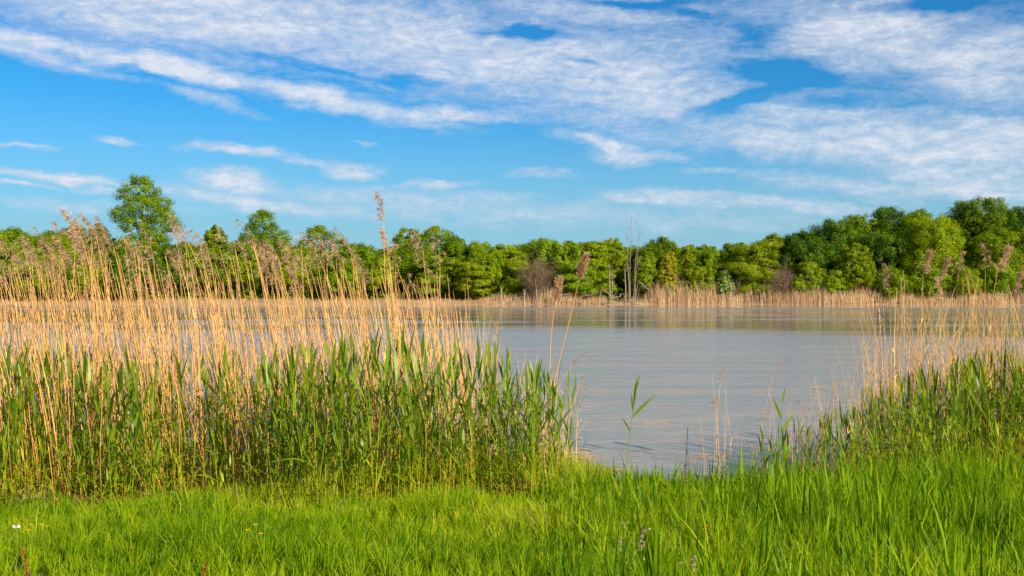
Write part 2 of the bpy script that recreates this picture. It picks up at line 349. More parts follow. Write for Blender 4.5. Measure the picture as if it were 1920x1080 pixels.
def tree(px, top, hw, Y, mat, label, cat='tree', group=None, base=None, style='round', name='broadleaf_tree', leaf=.22, gap=0., dens=1.0, crown0=.12, lobes=None, kindname='crown'):
    x = (px-CX)/F*Y; z0 = float(ground_z(x, Y)) if base is None else base
    ztop = HC-(top-HY)/F*Y; H = ztop-z0; rw = hw/F*Y
    root = tag(obj(name, None, None, (x, Y, z0)), label, cat, group)
    L = []
    if lobes: L = [((lx*rw, ly*rw, lz*H), (lr*rw, lr*rw*.9, lh*H)) for lx, ly, lz, lr, lh in lobes]
    elif style == 'round':
        L.append(((0, 0, H*(.5+crown0/2)), (rw*.8, rw*.75, H*(1-crown0)*.46)))
        for k in range(7):
            a = rng.uniform(0, 2*np.pi); q = rng.uniform(.35, .68); zc = rng.uniform(.35, .82)
            s = rng.uniform(.28, .45)
            L.append(((math.cos(a)*q*rw, math.sin(a)*q*rw, H*zc), (rw*s, rw*s, min(H*.2, rw*s*.95))))
        for k in range(3):
            a = rng.uniform(0, 6.28); L.append(((math.cos(a)*rw*.35, math.sin(a)*rw*.35, H*rng.uniform(.86, .93)), (rw*.26, rw*.26, H*.075)))
    elif style == 'layered':
        for k in range(11):
            a = rng.uniform(0, 2*np.pi); zc = .2+.72*k/10; q = .55*(1-(zc-.35)**2*1.4)*rng.uniform(.6, 1.1)
            L.append(((math.cos(a)*q*rw, math.sin(a)*q*rw, H*zc), (rw*rng.uniform(.42, .6), rw*.5, H*.07)))
        L.append(((0, 0, H*.55), (rw*.6, rw*.6, H*.40)))
    LB = list(L)
    for k in range(5):
        a = rng.uniform(0, 6.28); q = rng.uniform(0, .6); c0, r0 = L[0]; dz_ = math.sqrt(max(0, 1-q*q))*r0[2]
        L.append(((c0[0]+math.cos(a)*q*r0[0], c0[1]+math.sin(a)*q*r0[1], c0[2]+dz_*rng.uniform(.95, 1.08)), (rw*.09, rw*.09, rng.uniform(.3, .7))))
    tb = MB(); tr = max(.12, H*.018)
    tp = np.array([[0, 0, -.3], [.02*H, 0, H*.2], [0, .01*H, H*.45], [-.01*H, 0, H*.7], [0, 0, H*.80]])
    tb.tube(tp, np.array([1.25, .9, .7, .4, .12])*tr, 8)
    for c, r in LB[1:]:
        c = np.array(c); s = np.array([0, 0, max(.1*H, c[2]*.55)]); mid = (s+c)/2+np.array([0, 0, -.02*H])
        tb.tube(np.array([s, mid, c, c+(c-mid)*.2]), np.array([.45, .3, .16, .06])*tr, 5)
    obj('trunk', mesh('trunk', tb.arrays(), M['bark'], True), root)
    scale = np.clip(rw/4.5, .55, 1.3)
    obj(kindname, mesh(kindname, crown_arrays(L, leaf, dens, .55 if style == 'layered' else .8, .8*scale, gap), M[mat]), root)
    return root

T_ = [ # px, top, halfwidth, distance, material, label, keywords
 (268,334,66,196,'leaf_a','tallest tree on the left skyline, open crown with sky showing through',dict(gap=.13,dens=1.1,lobes=[(-.14,0,.87,.58,.125),(.10,.1,.77,.68,.11),(-.55,0,.70,.38,.07),(.62,0,.68,.40,.085),(.80,.1,.60,.26,.055),(-.25,.2,.62,.55,.08),(.35,0,.53,.45,.07),(-.1,.1,.42,.75,.12),(.2,0,.25,.8,.14)])),
 (185,425,42,198,'leaf_c','small airy blue-green tree left of the tallest tree, thin crown',dict(gap=.35,dens=.7)),
 (322,462,55,194,'leaf_dark_shade','dark green tree filling in right of the foot of the tallest tree',dict()),
 (404,425,26,205,'leaf_a','slender small-crowned tree between the tallest tree and the round-headed tree',dict(gap=.2,lobes=[(0,0,.84,.8,.13),(-.3,0,.7,.6,.1),(.4,0,.66,.5,.08),(0,0,.4,1.1,.25)])),
 (494,396,54,200,'leaf_c','round-headed deep green tree, second highest of the left skyline',dict(lobes=[(-.05,0,.86,.55,.11),(-.45,0,.68,.5,.12),(.5,0,.66,.5,.14),(.05,0,.55,.8,.22),(-.2,.1,.25,.9,.2)])),
 (605,425,52,203,'leaf_a','bushy tree with an uneven top right of the round-headed tree',dict(gap=.08,lobes=[(-.2,0,.87,.4,.1),(.35,0,.78,.45,.12),(-.55,0,.7,.4,.14),(0,0,.5,.9,.26),(.1,0,.22,.9,.2)])),
 (20,432,62,200,'leaf_b','yellow-green tree at the left edge of the picture',dict()),
 (95,436,56,196,'leaf_b','yellow-green bushy tree second from the left edge',dict()),
 (140,424,40,208,'leaf_a','domed green tree top just above the yellow-green trees at far left',dict()),
 (60,470,52,191.5,'leaf_a','low shrub in front of the yellow-green trees at far left',dict(crown0=.02)),
 (160,480,48,192,'leaf_b','low yellow-green bush below the small airy tree on the left',dict(crown0=.02)),
 (235,478,44,192,'leaf_dark_shade','low dark bush in front of the trunk of the tallest tree',dict(crown0=.02)),
 (375,468,48,194,'leaf_a','low bushy tree below the slender small-crowned tree',dict()),
 (445,455,46,193,'leaf_b','light green tree tucked in left of the round-headed tree',dict()),
 (550,462,46,193,'leaf_b','light green tree between the round-headed tree and the uneven-topped tree',dict()),
 (665,458,44,197,'leaf_a','sloping green tree right of the uneven-topped tree',dict()),
 (712,484,38,194,'leaf_b','lowest tree of the left skyline, in the dip behind the tallest plume pair',dict()),
 (640,488,44,191.5,'leaf_c','low dark bush below the uneven-topped tree',dict(crown0=.02)),
 (768,430,36,212,'leaf_b','airy pale crown, left of the twin airy tops above the middle of the reeds',dict(gap=.42,dens=.6,lobes=[(0,0,.88,.9,.10),(-.4,0,.78,.6,.08),(.3,.1,.72,.8,.1),(0,0,.4,1,.3)])),
 (818,427,38,212,'leaf_b','airy pale crown, right of the twin airy tops above the middle of the reeds',dict(gap=.35,dens=.65,lobes=[(0,0,.88,.9,.10),(-.4,0,.78,.6,.08),(.4,.1,.76,.7,.1),(0,0,.4,1,.3)])),
 (765,462,46,197,'leaf_c','dark green tree below the left airy crown',dict()),
 (850,445,38,199,'leaf_c','dark green tree at the right foot of the twin airy crowns',dict()),
 (815,478,46,192.5,'leaf_a','low bright tree at the water below the right airy crown',dict(style='layered')),
 (905,456,46,197,'leaf_a','green tree first right of the dense left reeds',dict()),
 (880,492,40,191.5,'leaf_b','low yellowish bush just left of the broken white stump',dict(style='layered',crown0=.03)),
 (960,458,44,198,'leaf_b','bright layered tree behind and left of the bare brown thicket',dict(style='layered')),
 (1015,450,48,200,'leaf_a','green tree standing right behind the bare brown thicket',dict()),
 (1062,455,42,197,'leaf_b','bright tree between the bare brown thicket and the big single plume',dict()),
 (1112,452,46,195,'leaf_b','bright layered tree right of the big single plume',dict(style='layered')),
 (1150,450,36,200,'leaf_b','yellowish tree with spiky top left of the bare twin trunks',dict(gap=.1)),
 (1080,495,44,192,'leaf_a','low green tree with layered boughs below the big single plume',dict(style='layered',crown0=.03)),
 (1195,470,34,203,'leaf_dark_shade','dark tree directly behind the bare twin trunks',dict()),
 (1242,449,46,199,'leaf_c','dome-topped green tree first right of the bare twin trunks',dict()),
 (1212,482,34,194,'leaf_b','light shrub at the foot of the bare twin trunks on the right',dict(crown0=.03)),
 (1252,474,26,192.3,'leaf_y','small golden-yellow tree right of the bare twin trunks',dict(gap=.15,lobes=[(.1,0,.75,.6,.22),(-.1,0,.5,.8,.28),(.1,0,.25,.7,.2)])),
 (1295,462,32,201,'leaf_b','yellowish tree beside the dome-topped tree',dict()),
 (1330,470,36,198,'leaf_a','green tree behind the white blossoming bush',dict()),
 (1365,460,42,200,'leaf_a','green tree top left of the broad layered tree',dict()),
 (1300,500,38,193,'leaf_a','low green bush between the golden tree and the white blossom',dict(crown0=.03)),
 (1358,510,22,192.6,'blossom','hawthorn bush with white blossom above the far dry reeds',dict(crown0=.03)),
 (1422,450,62,194,'leaf_b','broad yellow-green layered tree left of the tall dark wood',dict(style='layered')),
 (1455,440,40,204,'leaf_a','green tree joining the layered tree to the tall dark wood',dict()),
 # tall wood on the right; shade at its left end is painted into the leaves
 (1510,436,62,196,'leaf_dark_shade','tree with painted-in shade at the left end of the tall wood',dict()),
 (1562,414,60,200,'leaf_dark_shade','second tree of the tall wood from its left end, with painted-in shade',dict()),
 (1615,405,58,207,'leaf_a','tree of the tall wood rising left of the highest middle top',dict()),
 (1668,390,52,208,'leaf_dark_shade','peaked tree top in the middle of the tall wood',dict()),
 (1722,394,60,204,'leaf_a','rounded tree top right of the peaked one in the tall wood',dict()),
 (1745,402,72,192,'leaf_b','large sunlit tree bulging out of the front of the tall wood',dict()),
 (1640,440,66,196,'leaf_dark_shade','deep green tree in front of the tall wood, left of the large sunlit tree',dict()),
 (1838,371,78,207,'leaf_c','highest tree of the right wood, wide domed crown',dict()),
 (1912,388,70,204,'leaf_dark_shade','dark tree cut by the right edge of the picture, behind the domed one',dict()),
 (1870,430,66,195,'leaf_a','mid-height tree in front of the wide domed tree',dict()),
 (1950,420,60,194,'leaf_a','tree at the right edge, lower and nearer than the dark one',dict()),
 (1604,460,40,190.3,'leaf_b','small rounded bright tree standing alone in front of the tall wood',dict()),
 (1515,492,38,191.5,'leaf_a','low bush in front of the left end of the tall wood',dict(crown0=.02)),
 (1565,508,34,191,'leaf_b','small low bush left of the rounded bright tree',dict(crown0=.02)),
 (1668,505,42,190.5,'leaf_a','low bush right of the rounded bright tree',dict(crown0=.02)),
 (1735,500,46,190.3,'leaf_a','low green bush below the large sunlit tree',dict(crown0=.02)),
 (1800,505,44,190.4,'leaf_b','low yellowish bush below the wide domed tree',dict(crown0=.02)),
 (1865,498,46,190.5,'leaf_a','low bush behind the leaning plumes at right',dict(crown0=.02)),
 (1925,502,40,190.5,'leaf_b','low bush at the right edge behind the far reeds',dict(crown0=.02)),
]
for px, top, hw, Y, mt, lb, kw in T_:
    low = kw.get('crown0', 1) < .05
    tree(px, top, hw, Y, mt, lb, cat='bush' if low else 'tree', name='bush' if low else 'broadleaf_tree', leaf=.15, **kw)
# filling rows behind
k = 0
for px in np.arange(-140, 2080, 52):
    topy = np.interp(px, [-140,150,700,760,900,1470,1560,1660,1800,2080], [445,445,482,458,464,468,440,420,400,400])+rng.uniform(-4, 10)
    lb = ('green tree crown filling the gaps behind the left part of the treeline' if px < 740 else
          'green tree crown filling the gaps behind the low middle treeline' if px < 1480 else 'green tree crown filling the gaps behind the tall wood on the right')
    tree(px+rng.uniform(-8, 8), topy, rng.uniform(40, 56), 222+rng.uniform(-5, 8), ['leaf_a', 'leaf_c', 'leaf_a', 'leaf_b'][k % 4], lb, group=lb.replace('green tree crown', 'tree crowns'), leaf=.24, dens=.8); k += 1
for px in (-60, -5, 45, 120, 208, 298, 350, 425, 530, 580, 690, 745, 795, 878, 930, 987, 1040, 1090, 1135, 1175, 1222, 1272, 1318, 1350, 1398, 1440, 1485, 1535, 1590, 1640, 1700, 1780, 1815, 1890):
    topy = np.interp(px, [-60,110,300,420,640,700,760,900,1300,1345,1440,1560,1660,1800,1900], [440,440,468,466,456,484,470,462,474,470,458,432,418,400,392])+rng.uniform(-9, 12)
    lb = ('middle-row tree behind the front trees of the left treeline' if px < 740 else 'middle-row tree behind the front trees of the low middle treeline' if px < 1460 else 'middle-row tree inside the tall wood on the right')
    tree(px+rng.uniform(-8, 8), topy, rng.uniform(24, 62), 207+rng.uniform(-4, 5), ['leaf_a', 'leaf_b', 'leaf_a', 'leaf_c', 'leaf_b'][k % 5], lb, group=lb.replace('middle-row tree', 'middle-row trees'), leaf=.165, gap=rng.uniform(0, .15)); k += 1
# undergrowth at the foot of the far trees (nobody could count it)
ub = MB(); n = 75000
ux = rng.uniform(-130, 130, n); uy = rng.uniform(193, 232, n)
uz = ground_z(ux, uy)+rng.uniform(0, 1, n)**1.2*(1.7+.9*sn(ux, uy, .35, 3)+np.clip((uy-204)/4, 0, 4.2))
nd = nrm(rng.normal(size=(n, 3))+np.array([0, -.6, .5])); t1 = nrm(np.cross(nd, rng.normal(size=(n, 3)))); t2 = np.cross(nd, t1)
s = rng.uniform(.15, .32, (n, 1))*(1+np.clip((uy-205)/8, 0, 1.2))[:, None]; ub.quads(np.stack([ux, uy, uz], -1), t1*s, t2*s*.6, np.clip(.4+.3*sn(ux, uy, .2, 4)+rng.normal(0, .15, n), 0, 1))
tag(obj('undergrowth', mesh('undergrowth', ub.arrays(), M['leaf_a'])), 'dark green undergrowth at the foot of the far trees', 'undergrowth', kind='stuff')

# bare and dead wood of the far shore
def bare_tree(px, top, Y, label, stems, name='dead_tree', mat='twig', depth=2, r=.13, kids=4):
    x = (px-CX)/F*Y; z0 = float(ground_z(x, Y)); H = HC-(top-HY)/F*Y-z0
    root = tag(obj(name, None, None, (x, Y, z0)), label, 'dead tree'); tb, bb = MB(), MB()
    for ox, lx, hh in stems:
        t = np.linspace(0, 1, 9)[:, None]; h = H*hh
        pts = np.concatenate([ox+lx*t**1.3+.10*np.sin(t*9+ox*5), .05*np.sin(t*7), -.2+t*(h+.2)], 1)
        tb.tube(pts, np.linspace(r, .03, 9)*(.6+.4*hh), 6)
        for q in range(kids*3):
            i = rng.integers(3, 9); a = rng.uniform(0, 6.28)
            branch(bb, pts[i], np.array([math.cos(a)*.6, math.sin(a)*.5, 1.2]), h*rng.uniform(.06, .16), .028, depth-1, .35, .3, 4, 2, .5, .013)
    obj('trunk', mesh('trunk', tb.arrays(), M['deadwood'], True), root); obj('bare_branches', mesh('bare_branches', bb.arrays(), M[mat]), root)
bare_tree(1179, 414, 190.2, 'tall bare dead tree with forked tip, left of the twin trunks above the treeline', [(0,-.35,1.),(.15,.35,.97)], r=.10, kids=3)
bare_tree(1188, 434, 190.0, 'bare dead tree leaning right, shorter of the twin trunks above the treeline', [(-.1,1.1,1.),(.2,.7,.8)], r=.09, kids=3)
def snag(px, top, bot, Y, label, lean=0, r=.14):
    x = (px-CX)/F*Y; z0 = float(ground_z(x, Y)); H = HC-(top-HY)/F*Y-z0
    mb = MB(); t = np.linspace(0, 1, 7)[:, None]
    mb.tube(np.concatenate([lean*t+.06*np.sin(t*8+px), .04*np.cos(t*5), -.2+t*(H+.2)], 1), r*np.array([1.5, 1.05, .95, .85, .8, .6, .12]), 7)
    for q in range(3):
        zz_ = rng.uniform(.35, .9); sgn = rng.choice([-1, 1])
        b = np.array([lean*zz_, 0, zz_*H]); mb.tube(np.array([b, b+[sgn*.25, 0, .15], b+[sgn*.5, .05, .5]]), [r*.4, r*.25, .02], 5)
    tag(obj('snag', mesh('snag', mb.arrays(), M['deadwood'], True), None, (x, Y, z0)), label, 'snag')
snag(1143, 493, 560, 189.6, 'pale broken snag right of the big single plume', .05, .13)
snag(1147, 497, 560, 190.4, 'thin pale snag close beside the broken one', .2, .08)
snag(1173, 500, 558, 189.6, 'pale split snag at the left foot of the tall bare dead tree', -.1, .13)
snag(1102, 522, 560, 190, 'short thin dead stem between the big plume and the pale broken snag', 0, .09)
snag(939, 535, 562, 189.4, 'white broken stump at the water edge right of the dense left reeds', .05, .17)
snag(983, 542, 562, 189.4, 'short white stump left of the bare brown thicket foot', -.05, .2)
snag(1008, 520, 562, 189.4, 'leaning pale stem at the foot of the bare brown thicket', -.5, .1)
# bare brown thicket
def thicket(px, top, hw, Y, label, n=46, name='bare_thicket', up=.2):
    x = (px-CX)/F*Y; z0 = float(ground_z(x, Y)); H = HC-(top-HY)/F*Y-z0; rw = hw/F*Y
    mb = MB()
    for i in range(n):
        a = rng.uniform(0, 6.28); q = rng.uniform(.1, 1)
        d = np.array([math.cos(a)*q*rw/H*1.15, math.sin(a)*q*rw/H, 1.])
        branch(mb, np.array([math.cos(a)*.3, math.sin(a)*.3, 0]), d, H*rng.uniform(.45, .68), .045, 3, .55, up, 4, 3, rng.uniform(0, 1), .014)
    tag(obj(name, mesh(name, mb.arrays(), M['twig']), None, (x, Y, z0)), label, 'bare bush')
thicket(1002, 492, 26, 190.6, 'round leafless brown thicket at the middle of the far shore')
thicket(1468, 492, 8, 190.2, 'narrow leafless bush at the left foot of the tall wood', 22)
thicket(1020, 470, 8, 192.5, 'thin leafless branches sticking up behind the round thicket', 8)
# driftwood
def log(px0, py0, px1, py1, Y, label, r=.14, dy=0, br=2, arch=0.):
    a, b = at(px0, py0, Y), at(px1, py1, Y+dy); c = (a+b)/2; mb = MB()
    t = np.linspace(0, 1, 8)[:, None]; P = a+(b-a)*t; P[:, 2] += .06*np.sin(t[:, 0]*9)+arch*np.sin(t[:, 0]*np.pi)
    P[0, 2] = min(P[0, 2], float(ground_z(P[0, 0], P[0, 1]))+.3)
    mb.tube(P-c, np.linspace(r, r*.35, 8), 7)
    for q in range(br):
        i = rng.integers(2, 7); s = rng.choice([-1, 1]); p = P[i]-c
        mb.tube(np.array([p, p+[s*.4, 0, .3], p+[s*.7, .1, .75]]), [r*.45, r*.3, .02], 5)
    tag(obj('driftwood_log', mesh('driftwood_log', mb.arrays(), M['deadwood'], True), None, c), label, 'driftwood')
log(1190, 520, 1236, 560, 189.2, 'long bare fallen trunk slanting down right of the bare twin trunks', .10, 0, 2)
log(1194, 530, 1240, 557, 189.8, 'thinner fallen branch beside the slanting trunk', .06, 0, 3)
log(1122, 538, 1160, 562, 188.6, 'fallen pale trunk slanting left of the bare twin trunks', .12, 0, 2)
log(1140, 563, 1165, 557, 187.6, 'crooked driftwood with raised roots at the water edge below the pale snag', .13, 0, 3, .3)
log(1080, 564, 1110, 563, 187.6, 'log lying flat at the water edge below the big single plume', .13, 0, 1)
log(1040, 553, 1070, 551, 189.0, 'log lying level in the far reeds right of the thicket', .13, 0, 1)
log(1090, 556, 1122, 549, 188.6, 'grey branch pile leaning on the far bank left of the pale snag', .09, 0, 4)
log(1180, 562, 1215, 565, 187.6, 'low driftwood stick at the water edge under the twin trunks', .08, 0, 2)
log(960, 561, 985, 556, 188.2, 'driftwood stick below the short white stump', .08, 0, 2)

# far dry reeds
fb = MB(); n = 95000
fx = rng.uniform(-118, 118, n); pxs = CX+fx/189*F
fy = 188.6+2.0*np.sin(fx*.045)+.9*np.sin(fx*.16+1)+.4*np.sin(fx*.47)+rng.uniform(-.9, 6.5, n)
hmax = np.interp(pxs, [-200,0,500,870,930,1000,1040,1060,1110,1150,1205,1225,1300,1400,1470,1490,1560,1640,1660,1740,1800,2100],
                      [.7,.7,.6,.6,1.2,2.2,3.4,3.0,2.6,1.2,1.1,4.5,5.0,4.6,4.2,5.4,5.5,5.1,3.4,3.4,4.9,5.1])
den = np.interp(pxs, [-200,860,900,1040,1100,1150,1210,1240,2100], [.35,.35,.5,.9,.7,.15,.2,1,1])*(.72+.4*sn(fx, fy*0, .8, 2))
den = 1.1*den*np.clip(.75+.6*sn(fx, fx*0, .42, 11), .12, 1); keep = rng.random(n) < den; fx, fy, hmax = fx[keep], fy[keep], hmax[keep]; n = len(fx)
h = hmax*rng.uniform(.40, 1.0, n)*(1+.30*sn(fx, fx*0, .8, 1)+.22*sn(fx, fx*0, .27, 8)+.12*sn(fx, fx*0, 2.9, 4))*np.clip(.55+(fy-188)/8, .5, 1)
g0 = ground_z(fx, fy); t = np.linspace(0, 1, 3)
ln = rng.normal(0, .13, n); P_ = np.stack([fx[:, None]+ln[:, None]*h[:, None]*t**1.5, np.repeat(fy[:, None], 3, 1), g0[:, None]-.05+h[:, None]*t], -1)
ang = rng.uniform(-.9, .9, n); wd = rng.uniform(.010, .030, n)[:, None]*np.array([1, .9, .35])
Wd = np.stack([np.cos(ang)[:, None]*wd, np.sin(ang)[:, None]*wd, wd*0], -1)
fb.ribbons(P_, Wd, np.clip(.55+.2*sn(fx, fy, .5, 7)+rng.normal(0, .24, n)-.35*np.interp(CX+fx/189*F, [880, 1000], [1, 0]), 0, 1))
tag(obj('far_reeds', mesh('far_reeds', fb.arrays(), M['far_reed'])), 'belt of pale dry reeds along the far shore', 'reeds', kind='stuff')

# ------------------------------------------------------------------ reed prototypes
def dry_reed(i, plume, droop=1.0, dense=1.0, lean=None, H=3.0):
    st = MB(); L = (rng.uniform(.12, .62) if lean is None else lean); t = np.linspace(0, 1, 10)
    wob = rng.uniform(-.05, .05)
    P = np.stack([L*t**1.7+wob*np.sin(t*6), .03*np.sin(t*5+i), H*t*(1-.02*L)], -1)
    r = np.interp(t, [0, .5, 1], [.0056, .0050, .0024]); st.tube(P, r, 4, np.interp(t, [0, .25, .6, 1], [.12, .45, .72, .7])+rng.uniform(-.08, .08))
    # old leaf sheaths and torn leaves
    nb = rng.integers(2, 6)
    for k in range(nb):
        q = rng.uniform(.12, .85); b = np.array([np.interp(q, t, P[:, j]) for j in range(3)]); a = rng.uniform(0, 6.28); l = rng.uniform(.10, .34)
        dr = np.array([math.cos(a)*.45+.3, math.sin(a)*.45, 0]); s = np.linspace(0, 1, 4)[:, None]
        pp = b+dr*l*s+np.array([0, 0, 1])*l*(.9*s-rng.uniform(.3, 1.3)*s*s)
        wv_ = np.array([-dr[1], dr[0], .2]); wv_ = wv_/np.linalg.norm(wv_)*.0075*(1-s**2)
        st.ribbons(pp[None], wv_[None]+1e-5, np.array([rng.uniform(.4, .95)]))
    stem = mesh('reed_stem', st.arrays(), M['reed_dry'], True); pm = None
    if plume:
        pb = MB(); top = P[-1]; d = nrm(P[-1]-P[-2]); LN = rng.uniform(.22, .36); side = np.array([1., 0, 0])
        pb.tube(np.stack([top+d*LN*s+side*.10*droop*s*s for s in np.linspace(0, 1, 5)]), np.linspace(.003, .001, 5), 3, .3)
        nbr = int(12*dense)
        for k in range(nbr):
            q = k/(nbr-1); b = top+d*LN*q+side*.10*droop*q*q; a = rng.normal(0, .9)
            l = LN*rng.uniform(.28, .55)*(1.15-q*.75); dr = np.array([math.cos(a), math.sin(a), 0])*(.30+.45*droop)
            s = np.linspace(0, 1, 5)[:, None]; spine = b+dr*l*s+np.array([0, 0, 1])*l*((1.05-.35*droop)*s-.75*droop*s*s)
            m = int(30*dense); u = rng.uniform(.1, 1, m); c = np.stack([np.interp(u, s[:, 0], spine[:, j]) for j in range(3)], -1)+rng.normal(0, .009, (m, 3))
            fd = nrm(dr+rng.normal(0, .45, (m, 3))+np.array([0, 0, .2-.6*droop])); sdv = nrm(np.cross(fd, rng.normal(size=(m, 3))))
            ll = rng.uniform(.012, .03, (m, 1)); pb.quads(c+fd*ll, fd*ll, sdv*rng.uniform(.002, .0042, (m, 1)), rng.uniform(0, 1, m))
        pm = mesh('reed_plume', pb.arrays(), M['plume'])
    return stem, pm
def green_reed(i, H=1.75, nl=8):
    st, lf = MB(), MB(); t = np.linspace(0, 1, 7); L = rng.uniform(.02, .28)
    P = np.stack([L*t**1.6, .02*np.sin(t*4+i), H*t*.86], -1)
    st.tube(P, np.interp(t, [0, .6, 1], [.0062, .005, .002]), 4, np.interp(t, [0, .3, .7, 1], [.98, .86, .62, .5]))
    a0 = rng.uniform(0, 6.28)
    for k in range(nl):
        q = .16+.84*(k+rng.uniform(-.2, .2))/(nl-1); q = min(max(q, .1), 1); b = np.array([np.interp(q, t, P[:, j]) for j in range(3)])
        a = (a0 if k % 2 else a0+np.pi)+rng.normal(0, .5); l = rng.uniform(.26, .52)*(1.15 if .3 < q < .9 else .85)
        tip = (k >= nl-2); out_ = .14 if tip else rng.uniform(.28, .62); bend = rng.uniform(0, .25) if tip else rng.choice([rng.uniform(.05, .4), rng.uniform(.5, 1.1)], p=[.65, .35])
        dr = np.array([math.cos(a), math.sin(a), 0]); s = np.linspace(0, 1, 7)[:, None]
        pp = b+dr*l*(out_*s+bend*.55*s*s)+np.array([0, 0, 1])*l*(s*.95-bend*.75*s*s)
        w_ = np.array([-dr[1], dr[0], rng.normal(0, .35)]); w_ = w_/np.linalg.norm(w_)
        pr = np.array([.25, .75, 1, .95, .75, .42, .03])[:, None]*rng.uniform(.011, .021)
        lf.ribbons(pp[None], (w_*pr)[None], np.array([np.clip(rng.normal(.42-.05*q, .17)+(.35 if q < .3 else 0), 0, 1)]))
    return mesh('reed_stem', st.arrays(), M['reed_green'], True), mesh('reed_leaves', lf.arrays(), M['reed_green'])
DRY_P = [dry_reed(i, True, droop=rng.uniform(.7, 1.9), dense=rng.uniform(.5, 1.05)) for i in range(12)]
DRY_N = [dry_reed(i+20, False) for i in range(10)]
GRN = [green_reed(i, nl=int(rng.integers(6, 10))) for i in range(16)]
def arrs(me):
    n = len(me.vertices); V = np.empty(n*3, np.float32); me.vertices.foreach_get('co', V)
    Q = np.empty(len(me.loops), np.int32); me.loops.foreach_get('vertex_index', Q); T = np.empty(n, np.float32); me.attributes['tint'].data.foreach_get('value', T)
    return V.reshape(-1, 3), Q.reshape(-1, 4), T
def rot_to(P, rz, tx, ty, s):   # R = Rz(rz) then tilt
    c, s_ = math.cos(rz), math.sin(rz)
    V = P*s; V = np.stack([V[:, 0]*c-V[:, 1]*s_, V[:, 0]*s_+V[:, 1]*c, V[:, 2]], -1)
    V = V+np.stack([V[:, 2]*tx, V[:, 2]*ty, V[:, 2]*0], -1); return V

# ---- where the near reeds stand
ZN = [(60,'at the left edge'),(150,'before the yellow-green trees at far left'),(215,'just left of the tallest tree'),(280,'before the crown of the tallest tree'),(350,'at the right flank of the tallest tree'),
      (440,'before the slender small-crowned tree'),(510,'before the round-headed tree'),(580,'just right of the round-headed tree'),(660,'before the uneven-topped tree'),(740,'by the tallest plume pair'),
      (830,'before the twin airy tree tops'),(920,'near the right end of the dense left stand'),(1010,'in the thinning right edge of the left stand'),(1300,'at the open water edge of the left stand'),(1500,'alone over the open water'),(1620,'in the thin fringe of the right stand'),
      (1720,'at the left side of the right stand'),(1820,'in the middle of the right stand'),(9999,'at the right edge')]
def zone_label(px): return next(z for q, z in ZN if px < q)
def lean_word(px, rz, strong):
    c = math.cos(rz)*strong
    return 'left-leaning' if c < -.2 else 'right-leaning' if c > .2 else 'upright'
items = []                      # dry reeds: x, y, height, rz, has plume
def add_dry(n, pxr, yr, hf, rzm, rzs, pp):
    for _ in range(n):
        px = rng.uniform(*pxr) if callable(pp) or True else 0
        Y = rng.uniform(*yr); x = (px-CX)/F*Y; off = Y
        z = max(float(ground_z(x, Y)), -.35); top = hf(px, Y)
        items.append([x, Y, z, top-z, rng.normal(rzm(px), rzs), rng.random() < pp(px, top), px])
def topL(px, Y):
    env = np.interp(px, [-150,0,90,150,250,330,420,500,560,640,760,850,920,960], [480,475,455,435,440,440,450,435,445,460,460,480,530,600])
    lo = np.interp(px, [-150, 850, 960], [585, 590, 660]); u = rng.random()
    py = env+(lo-env)*(u**.75)+rng.normal(0, 10) if rng.random() < .7 else rng.uniform(560, 680)
    return HC-(py-HY)/F*Y
def topR(px, Y):
    env = np.interp(px, [1600,1660,1720,1800,1900,2100], [640,500,480,500,470,460]); lo = np.interp(px, [1600, 2100], [760, 620])
    u = rng.random(); py = env+(lo-env)*u**.7
    return HC-(py-HY)/F*Y
ppL = lambda px, top: .38 if top > 2.9 else (.12 if top > 2.55 else 0)
rzL = lambda px: np.interp(px, [0, 600, 900], [np.pi, np.pi*.97, np.pi*.8])
add_dry(1150, (-170, 900), (10.5, 14.0), topL, rzL, .55, ppL)
add_dry(420, (-170, 930), (12.0, 14.6), lambda px, Y: HC-(rng.uniform(555, 680)-HY)/F*Y, rzL, .8, lambda px, top: 0)
add_dry(85, (-170, 1020), (9.9, 10.9), lambda px, Y: HC-(rng.uniform(560, 820)-HY)/F*Y, rzL, .8, lambda px, top: 0)
add_dry(260, (1640, 2120), (12.6, 14.8), lambda px, Y: HC-(rng.uniform(555, 700)-HY)/F*Y, lambda px: rng.uniform(0, 6.3), .7, lambda px, top: 0)
add_dry(130, (860, 1060), (10.2, 12.6), lambda px, Y: HC-(rng.uniform(np.interp(px, [860, 900, 1060], [540, 600, 700]), 800)-HY)/F*Y, lambda px: rng.choice([.4, np.pi*.8]), .7, lambda px, top: .04)
add_dry(420, (1625, 2120), (12.2, 14.6), topR, lambda px: rng.choice([.2, np.pi], p=[.55, .45]), .7, lambda px, top: .25 if top > 2.9 else 0)
add_dry(110, (1480, 1640), (11.6, 13.6), lambda px, Y: HC-(rng.uniform(np.interp(px, [1480, 1640], [760, 600]), 850)-HY)/F*Y, lambda px: rng.uniform(0, 6.3), .7, lambda px, top: .06)
add_dry(26, (1320, 1500), (11.4, 13.0), lambda px, Y: HC-(rng.uniform(690, 860)-HY)/F*Y, lambda px: rng.uniform(0, 6.3), .5, lambda px, top: .15)
items = [it for it in items if it[3] > .25]
